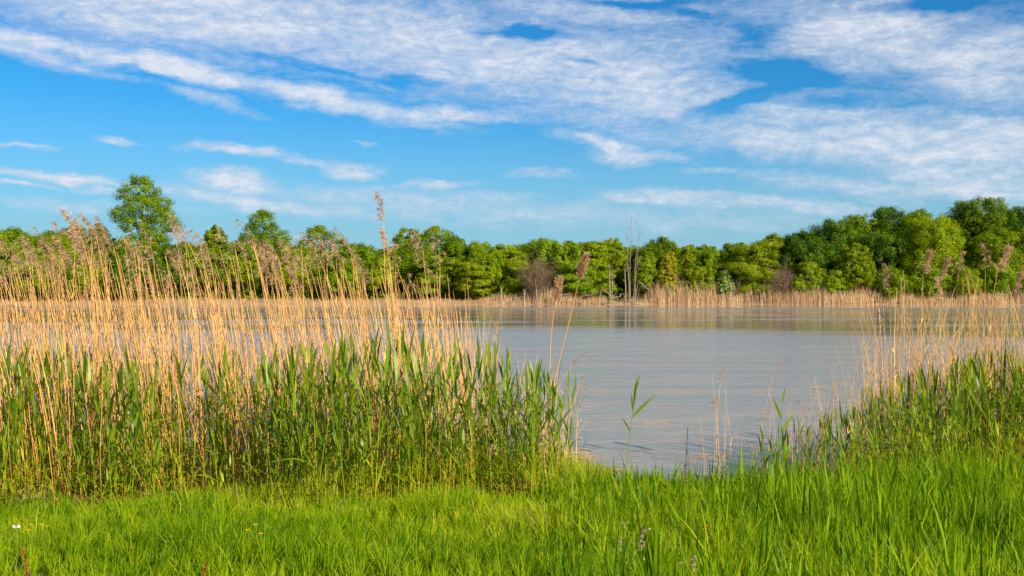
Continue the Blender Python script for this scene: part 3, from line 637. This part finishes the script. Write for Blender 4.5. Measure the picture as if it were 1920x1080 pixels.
def place_obj(protos, it, name, label, cat, group, Href, j, lean_sc=1.):
    x, Y, z, h, rz = it[:5]; s = h/Href
    a, b = protos[j % len(protos)]
    root = tag(obj(name, None, None, (x, Y, z-.04)), label, cat, group); root.rotation_euler = (rng.normal(0, .025), rng.normal(0, .03), rz)
    root.scale = (max(s, .75)*lean_sc, max(s, .75), s)
    c = bpy.data.objects.new('stem', a); COL.objects.link(c); c.parent = root
    if b is not None:
        c = bpy.data.objects.new('plume' if cat == 'dry reed' else 'foliage', b); COL.objects.link(c); c.parent = root
        c.scale = (1, 1, 1)
    return root
# hand-placed ones first: base px, top px/py, Y, plume density, label
SPEC = [
 (742, 722, 408, 11.4, 1.0, .6, 'tallest reed of all, with a stacked plume against the sky right of centre-left'),
 (764, 727, 462, 11.7, 1.0, .3, 'reed close beside the tallest one with a lower brown plume'),
 (1018, 1085, 515, 10.9, 2.6, .05, 'lone thick reed leaning right over the open water with a long dense brown plume'),
 (1030, 1043, 560, 11.5, 2.0, .1, 'shorter reed with a stubby brown plume left of the lone leaning one'),
 (1845, 1872, 500, 12.0, 1.5, .8, 'tallest reed of the right stand, leaning right with a thick plume'),
 (1722, 1733, 505, 12.2, 1.2, .7, 'upright reed with dark brown plume before the large sunlit tree'),
 (1700, 1762, 520, 12.6, 1.1, .5, 'reed leaning right with a thin plume just right of the dark brown plume'),
 (1770, 1795, 512, 12.4, .7, .4, 'right-leaning reed with a small plume under the wide domed tree'),
 (1855, 1897, 545, 12.8, 1.2, .5, 'right-leaning reed with small split plume near the right edge'),
 (1670, 1668, 540, 12.4, .8, .3, 'left-most plumed reed of the right stand, straight'),
 (1795, 1773, 560, 12.3, .9, .9, 'slender reed with brown tufts in the middle of the right stand'),
 (205, 152, 435, 11.2, 1.1, 1.0, 'reed with a stack of drooping tufts against the sky left of the tallest tree'),
 (250, 182, 430, 11.3, 1.0, 1.0, 'reed with a bent plume just left of the tallest tree'),
 (1080, 1082, 760, 10.9, .5, .6, 'short reed with a small brown head at the water right of the left stand'),
]
for i, (b0, tx, ty, Y, dn, dp, lb) in enumerate(SPEC):
    x = (b0-CX)/F*Y; z = max(float(ground_z(x, Y)), -.3); tp = at(tx, ty, Y); h = tp[2]-z; ln = tp[0]-x
    st, pm = dry_reed(60+i, True, dp, dn, lean=abs(ln), H=h)
    it = [x, Y, z, h, 0 if ln >= 0 else np.pi]
    r = tag(obj('dry_reed', None, None, (x, Y, z-.04)), lb, 'dry reed'); r.rotation_euler = (0, 0, it[4])
    for nm, me in (('stem', st), ('plume', pm)):
        c = bpy.data.objects.new(nm, me); COL.objects.link(c); c.parent = r
items.sort(key=lambda it: -(it[2]+it[3]+(1.2 if it[5] else 0))/it[1])
db = MB(); DPa = [(arrs(a), arrs(b)) for a, b in DRY_P]; DNa = [arrs(a) for a, b in DRY_N]; pbm = MB()
IND = 280
for j, it in enumerate(items):
    if j < IND:
        zl = zone_label(it[6])
        jj = int(rng.integers(0, 99)); me_ = (DRY_P[jj % 12] if it[5] else DRY_N[jj % 10])[0]; ln = max(v.co.x for v in me_.vertices)/.5
        hw_ = 'tall' if it[2]+it[3] > 3.05 else 'mid-height' if it[2]+it[3] > 2.7 else 'short'
        lb = hw_+' '+lean_word(it[6], it[4], ln)+(' plumed' if it[5] else ' plumeless')+' dry reed '+zl; gr = 'dry reeds '+zl
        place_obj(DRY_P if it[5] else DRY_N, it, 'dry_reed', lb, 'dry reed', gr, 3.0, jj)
    else:
        s = it[3]/3.0; kk = int(rng.integers(0, 99)); V, Q, T = (DPa[kk % 12][0] if it[5] else DNa[kk % 10])
        sc_ = np.array([max(s, .6)*rng.uniform(.45, 1.3), max(s, .6), s]); c_, s_ = math.cos(it[4]), math.sin(it[4])
        def tr_(V):
            V = V*sc_; V = np.stack([V[:, 0]*c_-V[:, 1]*s_, V[:, 0]*s_+V[:, 1]*c_, V[:, 2]], -1)
            V = V+V[:, 2:]*tl; return V+np.array([it[0], it[1], it[2]-.04])
        tl = np.array([rng.normal(0, .04), rng.normal(0, .03), 0])
        db.add(tr_(V), Q, np.clip(T+rng.normal(0, .14), 0, 1))
        if it[5]: V, Q, T = DPa[kk % 12][1]; pbm.add(tr_(V), Q, T)
dr_o = tag(obj('dry_reed_mass', None), 'mass of further straw-coloured dry reed stems', 'reeds', kind='stuff')
if True:
    COL.objects.unlink(dr_o); bpy.data.objects.remove(dr_o)
    V, Q, T = db.arrays(); me = mesh('dry_reed_mass', (V, Q, T), M['reed_dry'], True)
    if pbm.n:
        V2, Q2, T2 = pbm.arrays(); me = mesh('dry_reed_mass', (np.concatenate([V, V2]), np.concatenate([Q, Q2+len(V)]), np.concatenate([T, T2])), M['reed_dry'], False)
        me.materials.append(M['plume']); mi = np.zeros(len(Q)+len(Q2), np.int32); mi[len(Q):] = 1; me.polygons.foreach_set('material_index', mi)
    tag(obj('dry_reed_mass', me), 'mass of thinner straw-coloured dry reed stems standing between the tall ones', 'reeds', kind='stuff')

# green reeds
gi = []
def add_green(n, pxr, yr, ptop, prob=lambda px: 1.):
    while n > 0:
        px = rng.uniform(*pxr)
        if rng.random() > prob(px): n -= 1; continue
        Y = rng.uniform(*yr); Y = Y+(edge_y((px-CX)/F*11)-10.7)*.6-np.interp(px, [380, 620, 1000, 1085, 1100], [0, .75, .6, .2, 0])
        x = (px-CX)/F*Y; z = max(float(ground_z(x, Y)), -.25); py = ptop(px)
        h = HC-(py-HY)/F*Y-z
        if h > .25: gi.append([x, Y, z, h, rng.uniform(0, 6.28), False, px])
        n -= 1
gtL = lambda px: np.interp(px, [-150,0,200,330,560,700,900,1000,1080], [640,635,625,650,625,605,630,650,720])+abs(rng.normal(0, 75))+(rng.uniform(60, 200) if rng.random() < .35 else 0)
add_green(820, (-170, 1000), (10.55, 12.6), gtL)
add_green(110, (980, 1085), (10.6, 12.2), gtL, lambda px: np.interp(px, [980, 1085], [1, .3]))
gtR = lambda px: np.interp(px, [1430,1500,1600,1700,1800,1920,2100], [790,775,745,690,665,640,620])+abs(rng.normal(0, 38))+(rng.uniform(50, 130) if rng.random() < .3 else 0)
add_green(800, (1430, 2120), (11.0, 14.0), gtR, lambda px: np.interp(px, [1430, 1520, 1640, 1720], [.2, .5, .85, 1]))
def young(n, pxr, yr, hr):
    for _ in range(n):
        px = rng.uniform(*pxr); Y = rng.uniform(*yr); x = (px-CX)/F*Y
        gi.append([x, Y, max(float(ground_z(x, Y)), -.1), rng.uniform(*hr), rng.uniform(0, 6.28), False, px, 1])
young(420, (-170, 1020), (9.8, 11.6), (.3, .95)); young(150, (1480, 2120), (10.9, 12.4), (.3, .8))
gi.sort(key=lambda it: it[1]-1.2*it[3])
GA = [(arrs(a), arrs(b)) for a, b in GRN]; gb = MB()
for j, it in enumerate(gi):
    if j < 280:
        zl = zone_label(it[6]); jj = int(rng.integers(0, 99)); ln = max(v.co.x for v in GRN[jj % 16][0].vertices)/.22
        lb = ('tall ' if it[2]+it[3] > 1.95 else 'mid-height ' if it[2]+it[3] > 1.6 else 'low ')+lean_word(it[6], it[4], ln)+' green reed shoot '+zl
        place_obj(GRN, it, 'green_reed', lb, 'green reed', 'green reed shoots '+zl, 1.75, jj)
    else:
        s = it[3]/1.75; sc_ = np.array([max(s, .55), max(s, .55), s]); c_, s_ = math.cos(it[4]), math.sin(it[4]); tl = np.array([rng.normal(-.02, .07), rng.normal(0, .05), 0])
        dv = rng.normal(0, .1)
        for V, Q, T in GA[int(rng.integers(0, 16))]:
            V = V*sc_; V = np.stack([V[:, 0]*c_-V[:, 1]*s_, V[:, 0]*s_+V[:, 1]*c_, V[:, 2]], -1)
            gb.add(V+V[:, 2:]*tl+np.array([it[0], it[1], it[2]-.04]), Q, np.clip(T+dv+(.22 if len(it) > 7 else 0), 0, 1))
tag(obj('green_reed_mass', mesh('green_reed_mass', gb.arrays(), M['reed_green'])), 'mass of further leafy green reeds behind the front shoots', 'reeds', kind='stuff')
# lone green shoots in the open
def lone(px, py0, tx, ty, Y, lb, leaves):
    """an open-standing shoot; leaves: (height fraction, length, outward x, droop, half width)"""
    x = (px-CX)/F*Y; z = max(float(ground_z(x, Y)), -.3); h = HC-(ty-HY)/F*Y-z; dx_ = (tx-px)/F*Y
    st, lf = MB(), MB(); t = np.linspace(0, 1, 9); P = np.stack([dx_*t**1.5, .02*np.sin(t*4), h*.88*t], -1)
    st.tube(P, np.linspace(.0075, .003, 9), 5, np.linspace(.9, .55, 9))
    for q, l, ox, dr_, hw_ in leaves:
        b = np.array([np.interp(q, t, P[:, i]) for i in range(3)]); s = np.linspace(0, 1, 8)[:, None]
        pp = b+np.array([1., .25, 0])*ox*l*s+np.array([0, 0, 1])*l*(s*math.sqrt(max(.05, 1-ox*ox))-dr_*s*s)
        w_ = nrm(np.array([math.sqrt(max(.05, 1-ox*ox)), -.3, -ox])); pr = np.array([.3, .8, 1, 1, .85, .6, .3, .02])[:, None]*hw_
        lf.ribbons(pp[None], (w_*pr)[None], np.array([rng.uniform(.3, .5)]))
    r = tag(obj('green_reed', None, None, (x, Y, z-.03)), lb, 'green reed')
    obj('stem', mesh('reed_stem', st.arrays(), M['reed_green'], True), r); obj('foliage', mesh('reed_leaves', lf.arrays(), M['reed_green']), r)
lone(1174, 860, 1192, 700, 10.9, 'single green reed shoot standing alone in the open water gap', [(1, .20, .25, 0, .009), (.86, .34, .10, .05, .015), (.74, .40, .68, .12, .017), (.60, .22, -.5, .05, .009), (.80, .22, -.12, 0, .012)])
lone(1458, 850, 1466, 715, 11.6, 'single green reed shoot left of the right stand with fanned top leaves', [(1, .22, .2, 0, .01), (.88, .32, -.35, .1, .015), (.78, .34, .55, .15, .017), (.62, .32, .75, .3, .016), (.5, .25, -.6, .2, .013)])
lone(1440, 850, 1430, 795, 11.4, 'short green reed shoot beside the single one left of the right stand', [(1, .2, -.2, 0, .01), (.8, .3, .5, .2, .014), (.6, .3, -.6, .25, .014)])
# litter: dead broken stems and leaves at the foot of the reeds
lb_ = MB(); n = 12000
px_ = np.concatenate([rng.uniform(-170, 1085, int(n*.72)), rng.uniform(1400, 2100, n-int(n*.72))])
Yl = rng.uniform(10.2, 13.2, n)+(px_ > 1300)*1.1; xl = (px_-CX)/F*Yl; zl_ = np.maximum(ground_z(xl, Yl), 0)
a = rng.uniform(0, 6.28, n); l = rng.uniform(.06, .34, n); el_ = np.abs(rng.normal(.12, .42, n)); t = np.linspace(0, 1, 4)
dirx = np.stack([np.cos(a)*np.cos(el_), np.sin(a)*np.cos(el_), np.sin(el_)], -1)
Pp = np.stack([xl, Yl, zl_+rng.uniform(0, .12, n)], -1)[:, None]+dirx[:, None]*(l[:, None]*t)[:, :, None]
Pp[:, :, 2] -= (rng.uniform(0, .5, n)*l)[:, None]*t**2*.6
wd = nrm(np.cross(dirx, rng.normal(size=(n, 3))))[:, None]*rng.uniform(.0012, .0038, n)[:, None, None]*np.array([1, 1, .8, .2])[None, :, None]
lb_.ribbons(Pp, np.broadcast_to(wd, Pp.shape), rng.uniform(0, 1, n))
tag(obj('reed_litter', mesh('reed_litter', lb_.arrays(), M['litter'])), 'tangle of dead broken reed stems at the foot of the reeds', 'litter', kind='stuff')

# floating reed debris
fl = MB(); n = 150
cl = [(1055, 855, 38, 10, 90), (1250, 793, 22, 2, 3), (1120, 880, 30, 6, 20), (1310, 858, 60, 4, 4), (1560, 740, 60, 20, 8)]
for cx_, cy_, sx, sy, m in cl:
    for q in range(m):
        px, py = cx_+rng.normal(0, sx*.6), cy_+rng.normal(0, sy*.6); Y = F*HC/(py-HY); x = (px-CX)/F*Y; a = rng.normal(0, .5); l = rng.uniform(.08, .35)
        fl.tube(np.array([[x-l*math.cos(a), Y-l*math.sin(a), .004], [x, Y, .01], [x+l*math.cos(a), Y+l*math.sin(a), .004]]), .005, 4, rng.uniform(.4, 1))
tag(obj('floating_debris', mesh('floating_debris', fl.arrays(), M['litter'])), 'scattered floating bits of dead reed on the near water', 'debris', kind='stuff')

# ------------------------------------------------------------------ grass
def grass(n, xr, yr, hf, width, tint, spread=.5, clump=.55, segs=4):
    x = rng.uniform(*xr, n); y = rng.uniform(yr[0], yr[1], n); 
    # gather into tufts
    gs = .16; cx = (np.floor(x/gs)+.5)*gs; cy = (np.floor(y/gs)+.5)*gs
    hsh = np.sin(cx*127.1+cy*311.7)*43758.5; h1 = hsh-np.floor(hsh); hs2 = np.sin(cx*269.5+cy*183.3)*43758.5; h2 = hs2-np.floor(hs2); hs3 = np.sin(cx*71.5+cy*83.3)*13758.5; h3 = hs3-np.floor(hs3)
    tx, ty = cx+(h1-.5)*gs*.9, cy+(h2-.5)*gs*.9
    x = x+(tx-x)*clump; y = y+(ty-y)*clump
    k = y < edge_y(x)+np.where(rng.random(n) < .18, 1.3, .55)+.32*sn(x, y, 2.3, 4)+.25*sn(x, y, 5.3, 1)+np.where(x > 4, .1, 0); x, y, tx, ty, h1, h2, h3 = (q[k] for q in (x, y, tx, ty, h1, h2, h3)); n = len(x)
    h = hf(x, y)*(.65+.5*h3)*rng.uniform(.55, 1.15, n)
    a = np.where(rng.random(n) < .5, np.arctan2(y-ty, x-tx), h1*6.28)+rng.normal(0, .6, n)
    t = np.linspace(0, 1, segs); b = np.abs(rng.normal(spread*.55, spread*.5, n))
    z0 = ground_z(x, y)-.02
    hx = (h*b)[:, None]*(.35*t+.65*t**2); 
    P = np.stack([x[:, None]+np.cos(a)[:, None]*hx, y[:, None]+np.sin(a)[:, None]*hx, z0[:, None]+h[:, None]*(t-.28*(b[:, None]*t)**2*np.minimum(1, b[:, None]+.3))], -1)
    wa = rng.uniform(0, 6.28, n); prof = np.array([.75, 1, .8, .05]) if segs == 4 else np.array([.7, 1, .95, .65, .05])
    wv_ = (rng.uniform(*width, n)[:, None]*prof)
    Wd = np.stack([np.cos(wa)[:, None]*wv_, np.sin(wa)[:, None]*wv_, wv_*0], -1)
    T = tint(x, y)+(h2-.5)*.30-.045+rng.normal(0, .14, n)
    return P, Wd, np.clip(T, 0, .86)
def tufty(x, y): return sum(a*np.exp(-((x-cx)/sx)**2-((y-cy)/sy)**2) for cx, cy, sx, sy, a in ((-2.9,9.3,.5,.4,.9),(-.55,8.3,.5,.5,1.0),(-4.3,9.2,.4,.3,.6),(-1.6,9.4,.35,.3,.6),(.6,9.6,.4,.3,.6),(2.0,7.2,.7,.6,.4),(-2.2,7.2,.5,.4,.45)))
def h_gr(x, y): return (1+tufty(x, y))* np.interp(x, [-6, -1, 1, 2.5, 6], [.15, .17, .23, .30, .30])*np.interp(y, [6, 9, 11], [1.12, 1, .8])*(1+.42*sn(x, y, 1.1, 3)+.15*sn(x, y, 3.1, 9))
def t_gr(x, y): return .58-.10*tufty(x, y)+.16*sn(x, y, 1.3, 6)+.06*sn(x, y, 2.7, 8)-np.interp(x, [0, 2.5], [0, .05])
gm = MB()
gm.ribbons(*grass(230000, (-8.5, 8.5), (4.2, 12.4), h_gr, (.0022, .0048), t_gr))
gm.ribbons(*grass(60000, (-5, 5), (5.2, 8.5), h_gr, (.002, .0042), t_gr))
gm.ribbons(*grass(14000, (-8.5, 8.5), (4.2, 12.4), lambda x, y: h_gr(x, y)*1.35, (.004, .0075), lambda x, y: t_gr(x, y)-.12, .55, .2, 5))
gm.ribbons(*grass(9000, (.3, 8.5), (4.2, 12.4), lambda x, y: h_gr(x, y)*1.65, (.005, .010), lambda x, y: .42+0*x, .4, .15, 5))
# drier, yellower sedge where the bank meets the reeds
P, Wd, T = grass(46000, (-8.5, 8.5), (9.2, 12.6), lambda x, y: np.interp(x, [-5, -3, -1, 1, 4], [.18, .18, .32, .30, .26]), (.0022, .0045), lambda x, y: .74+.08*sn(x, y, 2, 2), .55)
k = P[:, 0, 1] > edge_y(P[:, 0, 0])-.55+.35*sn(P[:, 0, 0], P[:, 0, 1], 1.7, 5)
k &= (P[:, 0, 0] < 1.0) | (P[:, 0, 0] > 3.4); T = np.where(rng.random(len(T)) < .2, rng.uniform(.88, 1, len(T)), T)
gm.ribbons(P[k], Wd[k], T[k])
n = 15000; x = np.where(rng.random(n) < .7, rng.uniform(-3.6, .95, n), rng.uniform(3.2, 8, n)); y = edge_y(x)+rng.uniform(-.35, 1.0, n); h = rng.uniform(.2, .48, n)*np.interp(x, [-3.6, -2, .5, .95, 4, 8], [.4, .9, 1, .7, .5, .6])*(1+.3*sn(x, y, 2, 1))
a = rng.uniform(0, 6.28, n); b = np.abs(rng.normal(.15, .3, n)); t = np.linspace(0, 1, 5); hx = (h*b)[:, None]*(.35*t+.65*t**2)
P = np.stack([x[:, None]+np.cos(a)[:, None]*hx, y[:, None]+np.sin(a)[:, None]*hx, ground_z(x, y)[:, None]-.02+h[:, None]*(t-.28*(b[:, None]*t)**2)], -1)
wv_ = rng.uniform(.002, .0046, n)[:, None]*np.array([.7, 1, .95, .65, .05]); wa = rng.uniform(0, 6.28, n)
gm.ribbons(P, np.stack([np.cos(wa)[:, None]*wv_, np.sin(wa)[:, None]*wv_, wv_*0], -1), np.where(rng.random(n) < .08, .92, np.clip(rng.normal(.68, .13, n), 0, .86)))
P, Wd, T = grass(5200, (-8.5, 8.5), (4.5, 12), lambda x, y: h_gr(x, y)*.9, (.0018, .0035), lambda x, y: .9+0*x, 1.2)
gm.ribbons(P, Wd, rng.uniform(.88, 1, len(T)))
tag(obj('grass', mesh('grass', gm.arrays(), M['grass'])), 'lush bright green grass covering the near bank', 'grass', kind='stuff')

# ------------------------------------------------------------------ small plants in the grass
def ground_hit(px, py):
    for Y in np.arange(4.5, 14, .02):
        p = at(px, py, Y)
        if p[2] <= float(ground_z(p[0], p[1]))+.0: return p
    return at(px, py, 10)
def flower_at(px, py, hgt):
    """a plant whose head shows at px,py and whose stem reaches the ground below it"""
    for Y in np.arange(4.5, 12, .02):
        p = at(px, py, Y)
        if p[2]-float(ground_z(p[0], p[1])) <= hgt: return p, float(ground_z(p[0], p[1]))
    return at(px, py, 9), .5
def buttercup(px, py, lb):
    p, z = flower_at(px, py, .27); h = p[2]-z
    r = tag(obj('buttercup', None, None, (p[0], p[1], z)), lb, 'flower', 'buttercups in the grass' if 'one of' in lb else None)
    s = MB(); s.tube(np.array([[.02, 0, -.02], [.01, 0, h*.5], [0, 0, h]]), .0016, 4, .4); obj('stem', mesh('stem', s.arrays(), M['weedstem']), r)
    f = MB(); c = np.array([0, 0, h])
    for k in range(5):
        a = k*1.2566+px; d = np.array([math.cos(a), math.sin(a), .55]); t = np.array([-math.sin(a), math.cos(a), 0])
        f.quads((c+d*.009)[None], (d*.010)[None], (t*.008)[None], np.array([rng.random()]))
    f.tube(np.array([c, c+[0, 0, .006]]), .004, 6, .2); obj('petals', mesh('petals', f.arrays(), M['yellow']), r)
for px, py, lb in [(60, 985, 'left-hand yellow buttercup right of the white flower'), (79, 985, 'right-hand yellow buttercup right of the white flower'), (89, 988, 'smallest yellow buttercup at the far left'),
                   (55, 995, 'lowest yellow buttercup beside the white flower'), (465, 995, 'left-most yellow buttercup of the cluster below the reeds'), (480, 985, 'top yellow buttercup of the cluster below the reeds'),
                   (490, 1002, 'lower right yellow buttercup of the cluster below the reeds')]: buttercup(px, py, lb)
def whiteflower(px, py, lb):
    p, z = flower_at(px, py, .28); h = p[2]-z; r = tag(obj('white_flower', None, None, (p[0], p[1], z)), lb, 'flower')
    s = MB(); s.tube(np.array([[0, 0, -.02], [.01, 0, h*.5], [0, 0, h+.03]]), .0025, 5, .5); obj('stem', mesh('stem', s.arrays(), M['weedstem']), r)
    f = MB(); n = 90; d = nrm(rng.normal(size=(n, 3))); c = np.array([0, 0, h])+d*np.array([.019, .016, .010])+np.sign(d[:, :1])*np.array([[.009, 0, 0]])
    t = nrm(np.cross(d, rng.normal(size=(n, 3)))); f.quads(c, t*.007, np.cross(d, t)*.005, rng.random(n)); obj('petals', mesh('petals', f.arrays(), M['white']), r)
whiteflower(31, 987, 'white two-lobed flower head in the grass at the lower left corner')
def dock(px, py, lb, h0=.4, lean=0., mat='dock', dens=1.):
    p, z = flower_at(px, py, h0); h = p[2]-z; r = tag(obj('dock_plant', None, None, (p[0], p[1], z)), lb, 'weed')
    s = MB(); t = np.linspace(0, 1, 6); P = np.stack([lean*(t-1), 0*t, h*t], -1); s.tube(P, np.linspace(.004, .0015, 6), 5, .3); obj('stem', mesh('stem', s.arrays(), M[mat]), r)
    f = MB(); n = int(150*dens); u = rng.uniform(.35, 1, n); c = np.stack([np.interp(u, t, P[:, i]) for i in range(3)], -1)+rng.normal(0, 1, (n, 3))*np.array([.009, .009, .008])*(1.2-u)[:, None]*1.6
    d = nrm(rng.normal(size=(n, 3))); t1 = nrm(np.cross(d, rng.normal(size=(n, 3)))); f.quads(c, t1*.006, np.cross(d, t1)*.0045, rng.random(n)); obj('seed_head', mesh('seed_head', f.arrays(), M[mat]), r)
dock(1327, 978, 'red-brown dock stalk upright in the right foreground grass', .38)
dock(1137, 1018, 'short rusty dock stalk left of the pale seeding weed', .26)
dock(42, 1025, 'rusty leaning dock stalk in the lower left corner', .30, -.06)
dock(1289, 800, 'dark dock stalk standing up against the open water at the grass edge', .62, .03, 'twig', 1.6)
dock(1284, 868, 'shorter brown stalk at the foot of the dark dock stalk', .30, 0, 'dock', 1)
dock(388, 1052, 'dark rusty stalk low in the left foreground grass', .22, .05)
def weed(px, py, lb, h0=.42, nb=9):
    p, z = flower_at(px, py, h0); h = p[2]-z; r = tag(obj('seeding_weed', None, None, (p[0], p[1], z)), lb, 'weed')
    s, f = MB(), MB(); s.tube(np.array([[0, 0, -.02], [.003, 0, h*.5], [0, 0, h*.93]]), [.005, .0045, .0025], 6, .8)
    for k in range(nb):
        q = rng.uniform(.45, .95); a = rng.uniform(-.6, .6)+(np.pi if k % 3 == 0 else 0); l = h*rng.uniform(.14, .30)*(1.3-q*.5)
        b = np.array([0, 0, h*q]); e = b+np.array([math.cos(a)*l*.75, math.sin(a)*l*.5, l*.6]); s.tube(np.array([b, (b+e)/2+[0, 0, -.01], e]), .0015, 4, .9)
        f = MB()
        for w_ in range(3):
            c = e+rng.normal(0, .010, 3); n = 18; d = nrm(rng.normal(size=(n, 3))+[0, 0, .8]); t1 = nrm(np.cross(d, rng.normal(size=(n, 3)))); f.quads(c+d*.006, d*.007, t1*.0035, rng.random(n))
        obj('seed_head', mesh('seed_head', f.arrays(), M['weedhead']), r)
    for k in range(6):
        a = rng.uniform(0, 6.28); d = np.array([math.cos(a), math.sin(a), 0]); t = np.linspace(0, 1, 4)[:, None]; b = np.array([0, 0, h*rng.uniform(.1, .6)])
        s.ribbons((b+d*.09*t+np.array([0, 0, 1])*(.05*t-.05*t*t))[None], (np.array([-d[1], d[0], 0])*.009*np.array([[.4], [1], [.7], [.05]]))[None], np.array([.3]))
    obj('stem', mesh('stem', s.arrays(), M['weedstem']), r)
weed(1188, 985, 'pale seeding weed with yellow-green stem and whitish tufts in the foreground')
weed(1286, 1055, 'low seeding weed with brownish tufts near the bottom edge', .24, 7)
def leafy(px, py, lb):
    p, z = flower_at(px, py, .22); h = .24; r = obj('broad_leaved_weed', None, None, (p[0], p[1], z)); tag(r, lb, 'weed'); s = MB()
    for k in range(9):
        a = rng.uniform(0, 6.28); d = np.array([math.cos(a), math.sin(a), 0]); t = np.linspace(0, 1, 6)[:, None]; l = rng.uniform(.14, .24)
        s.ribbons((d*l*.4*t+np.array([0, 0, 1])*l*(1.1*t-.25*t*t))[None], (np.array([-d[1], d[0], 0])*.02*np.array([[.2], [.8], [1], [.85], [.5], [.04]]))[None], np.array([rng.uniform(.55, .8)]))
    obj('foliage', mesh('foliage', s.arrays(), M['grass']), r)
leafy(865, 955, 'broad-leaved yellowish weed in the grass below the right side of the left reeds')
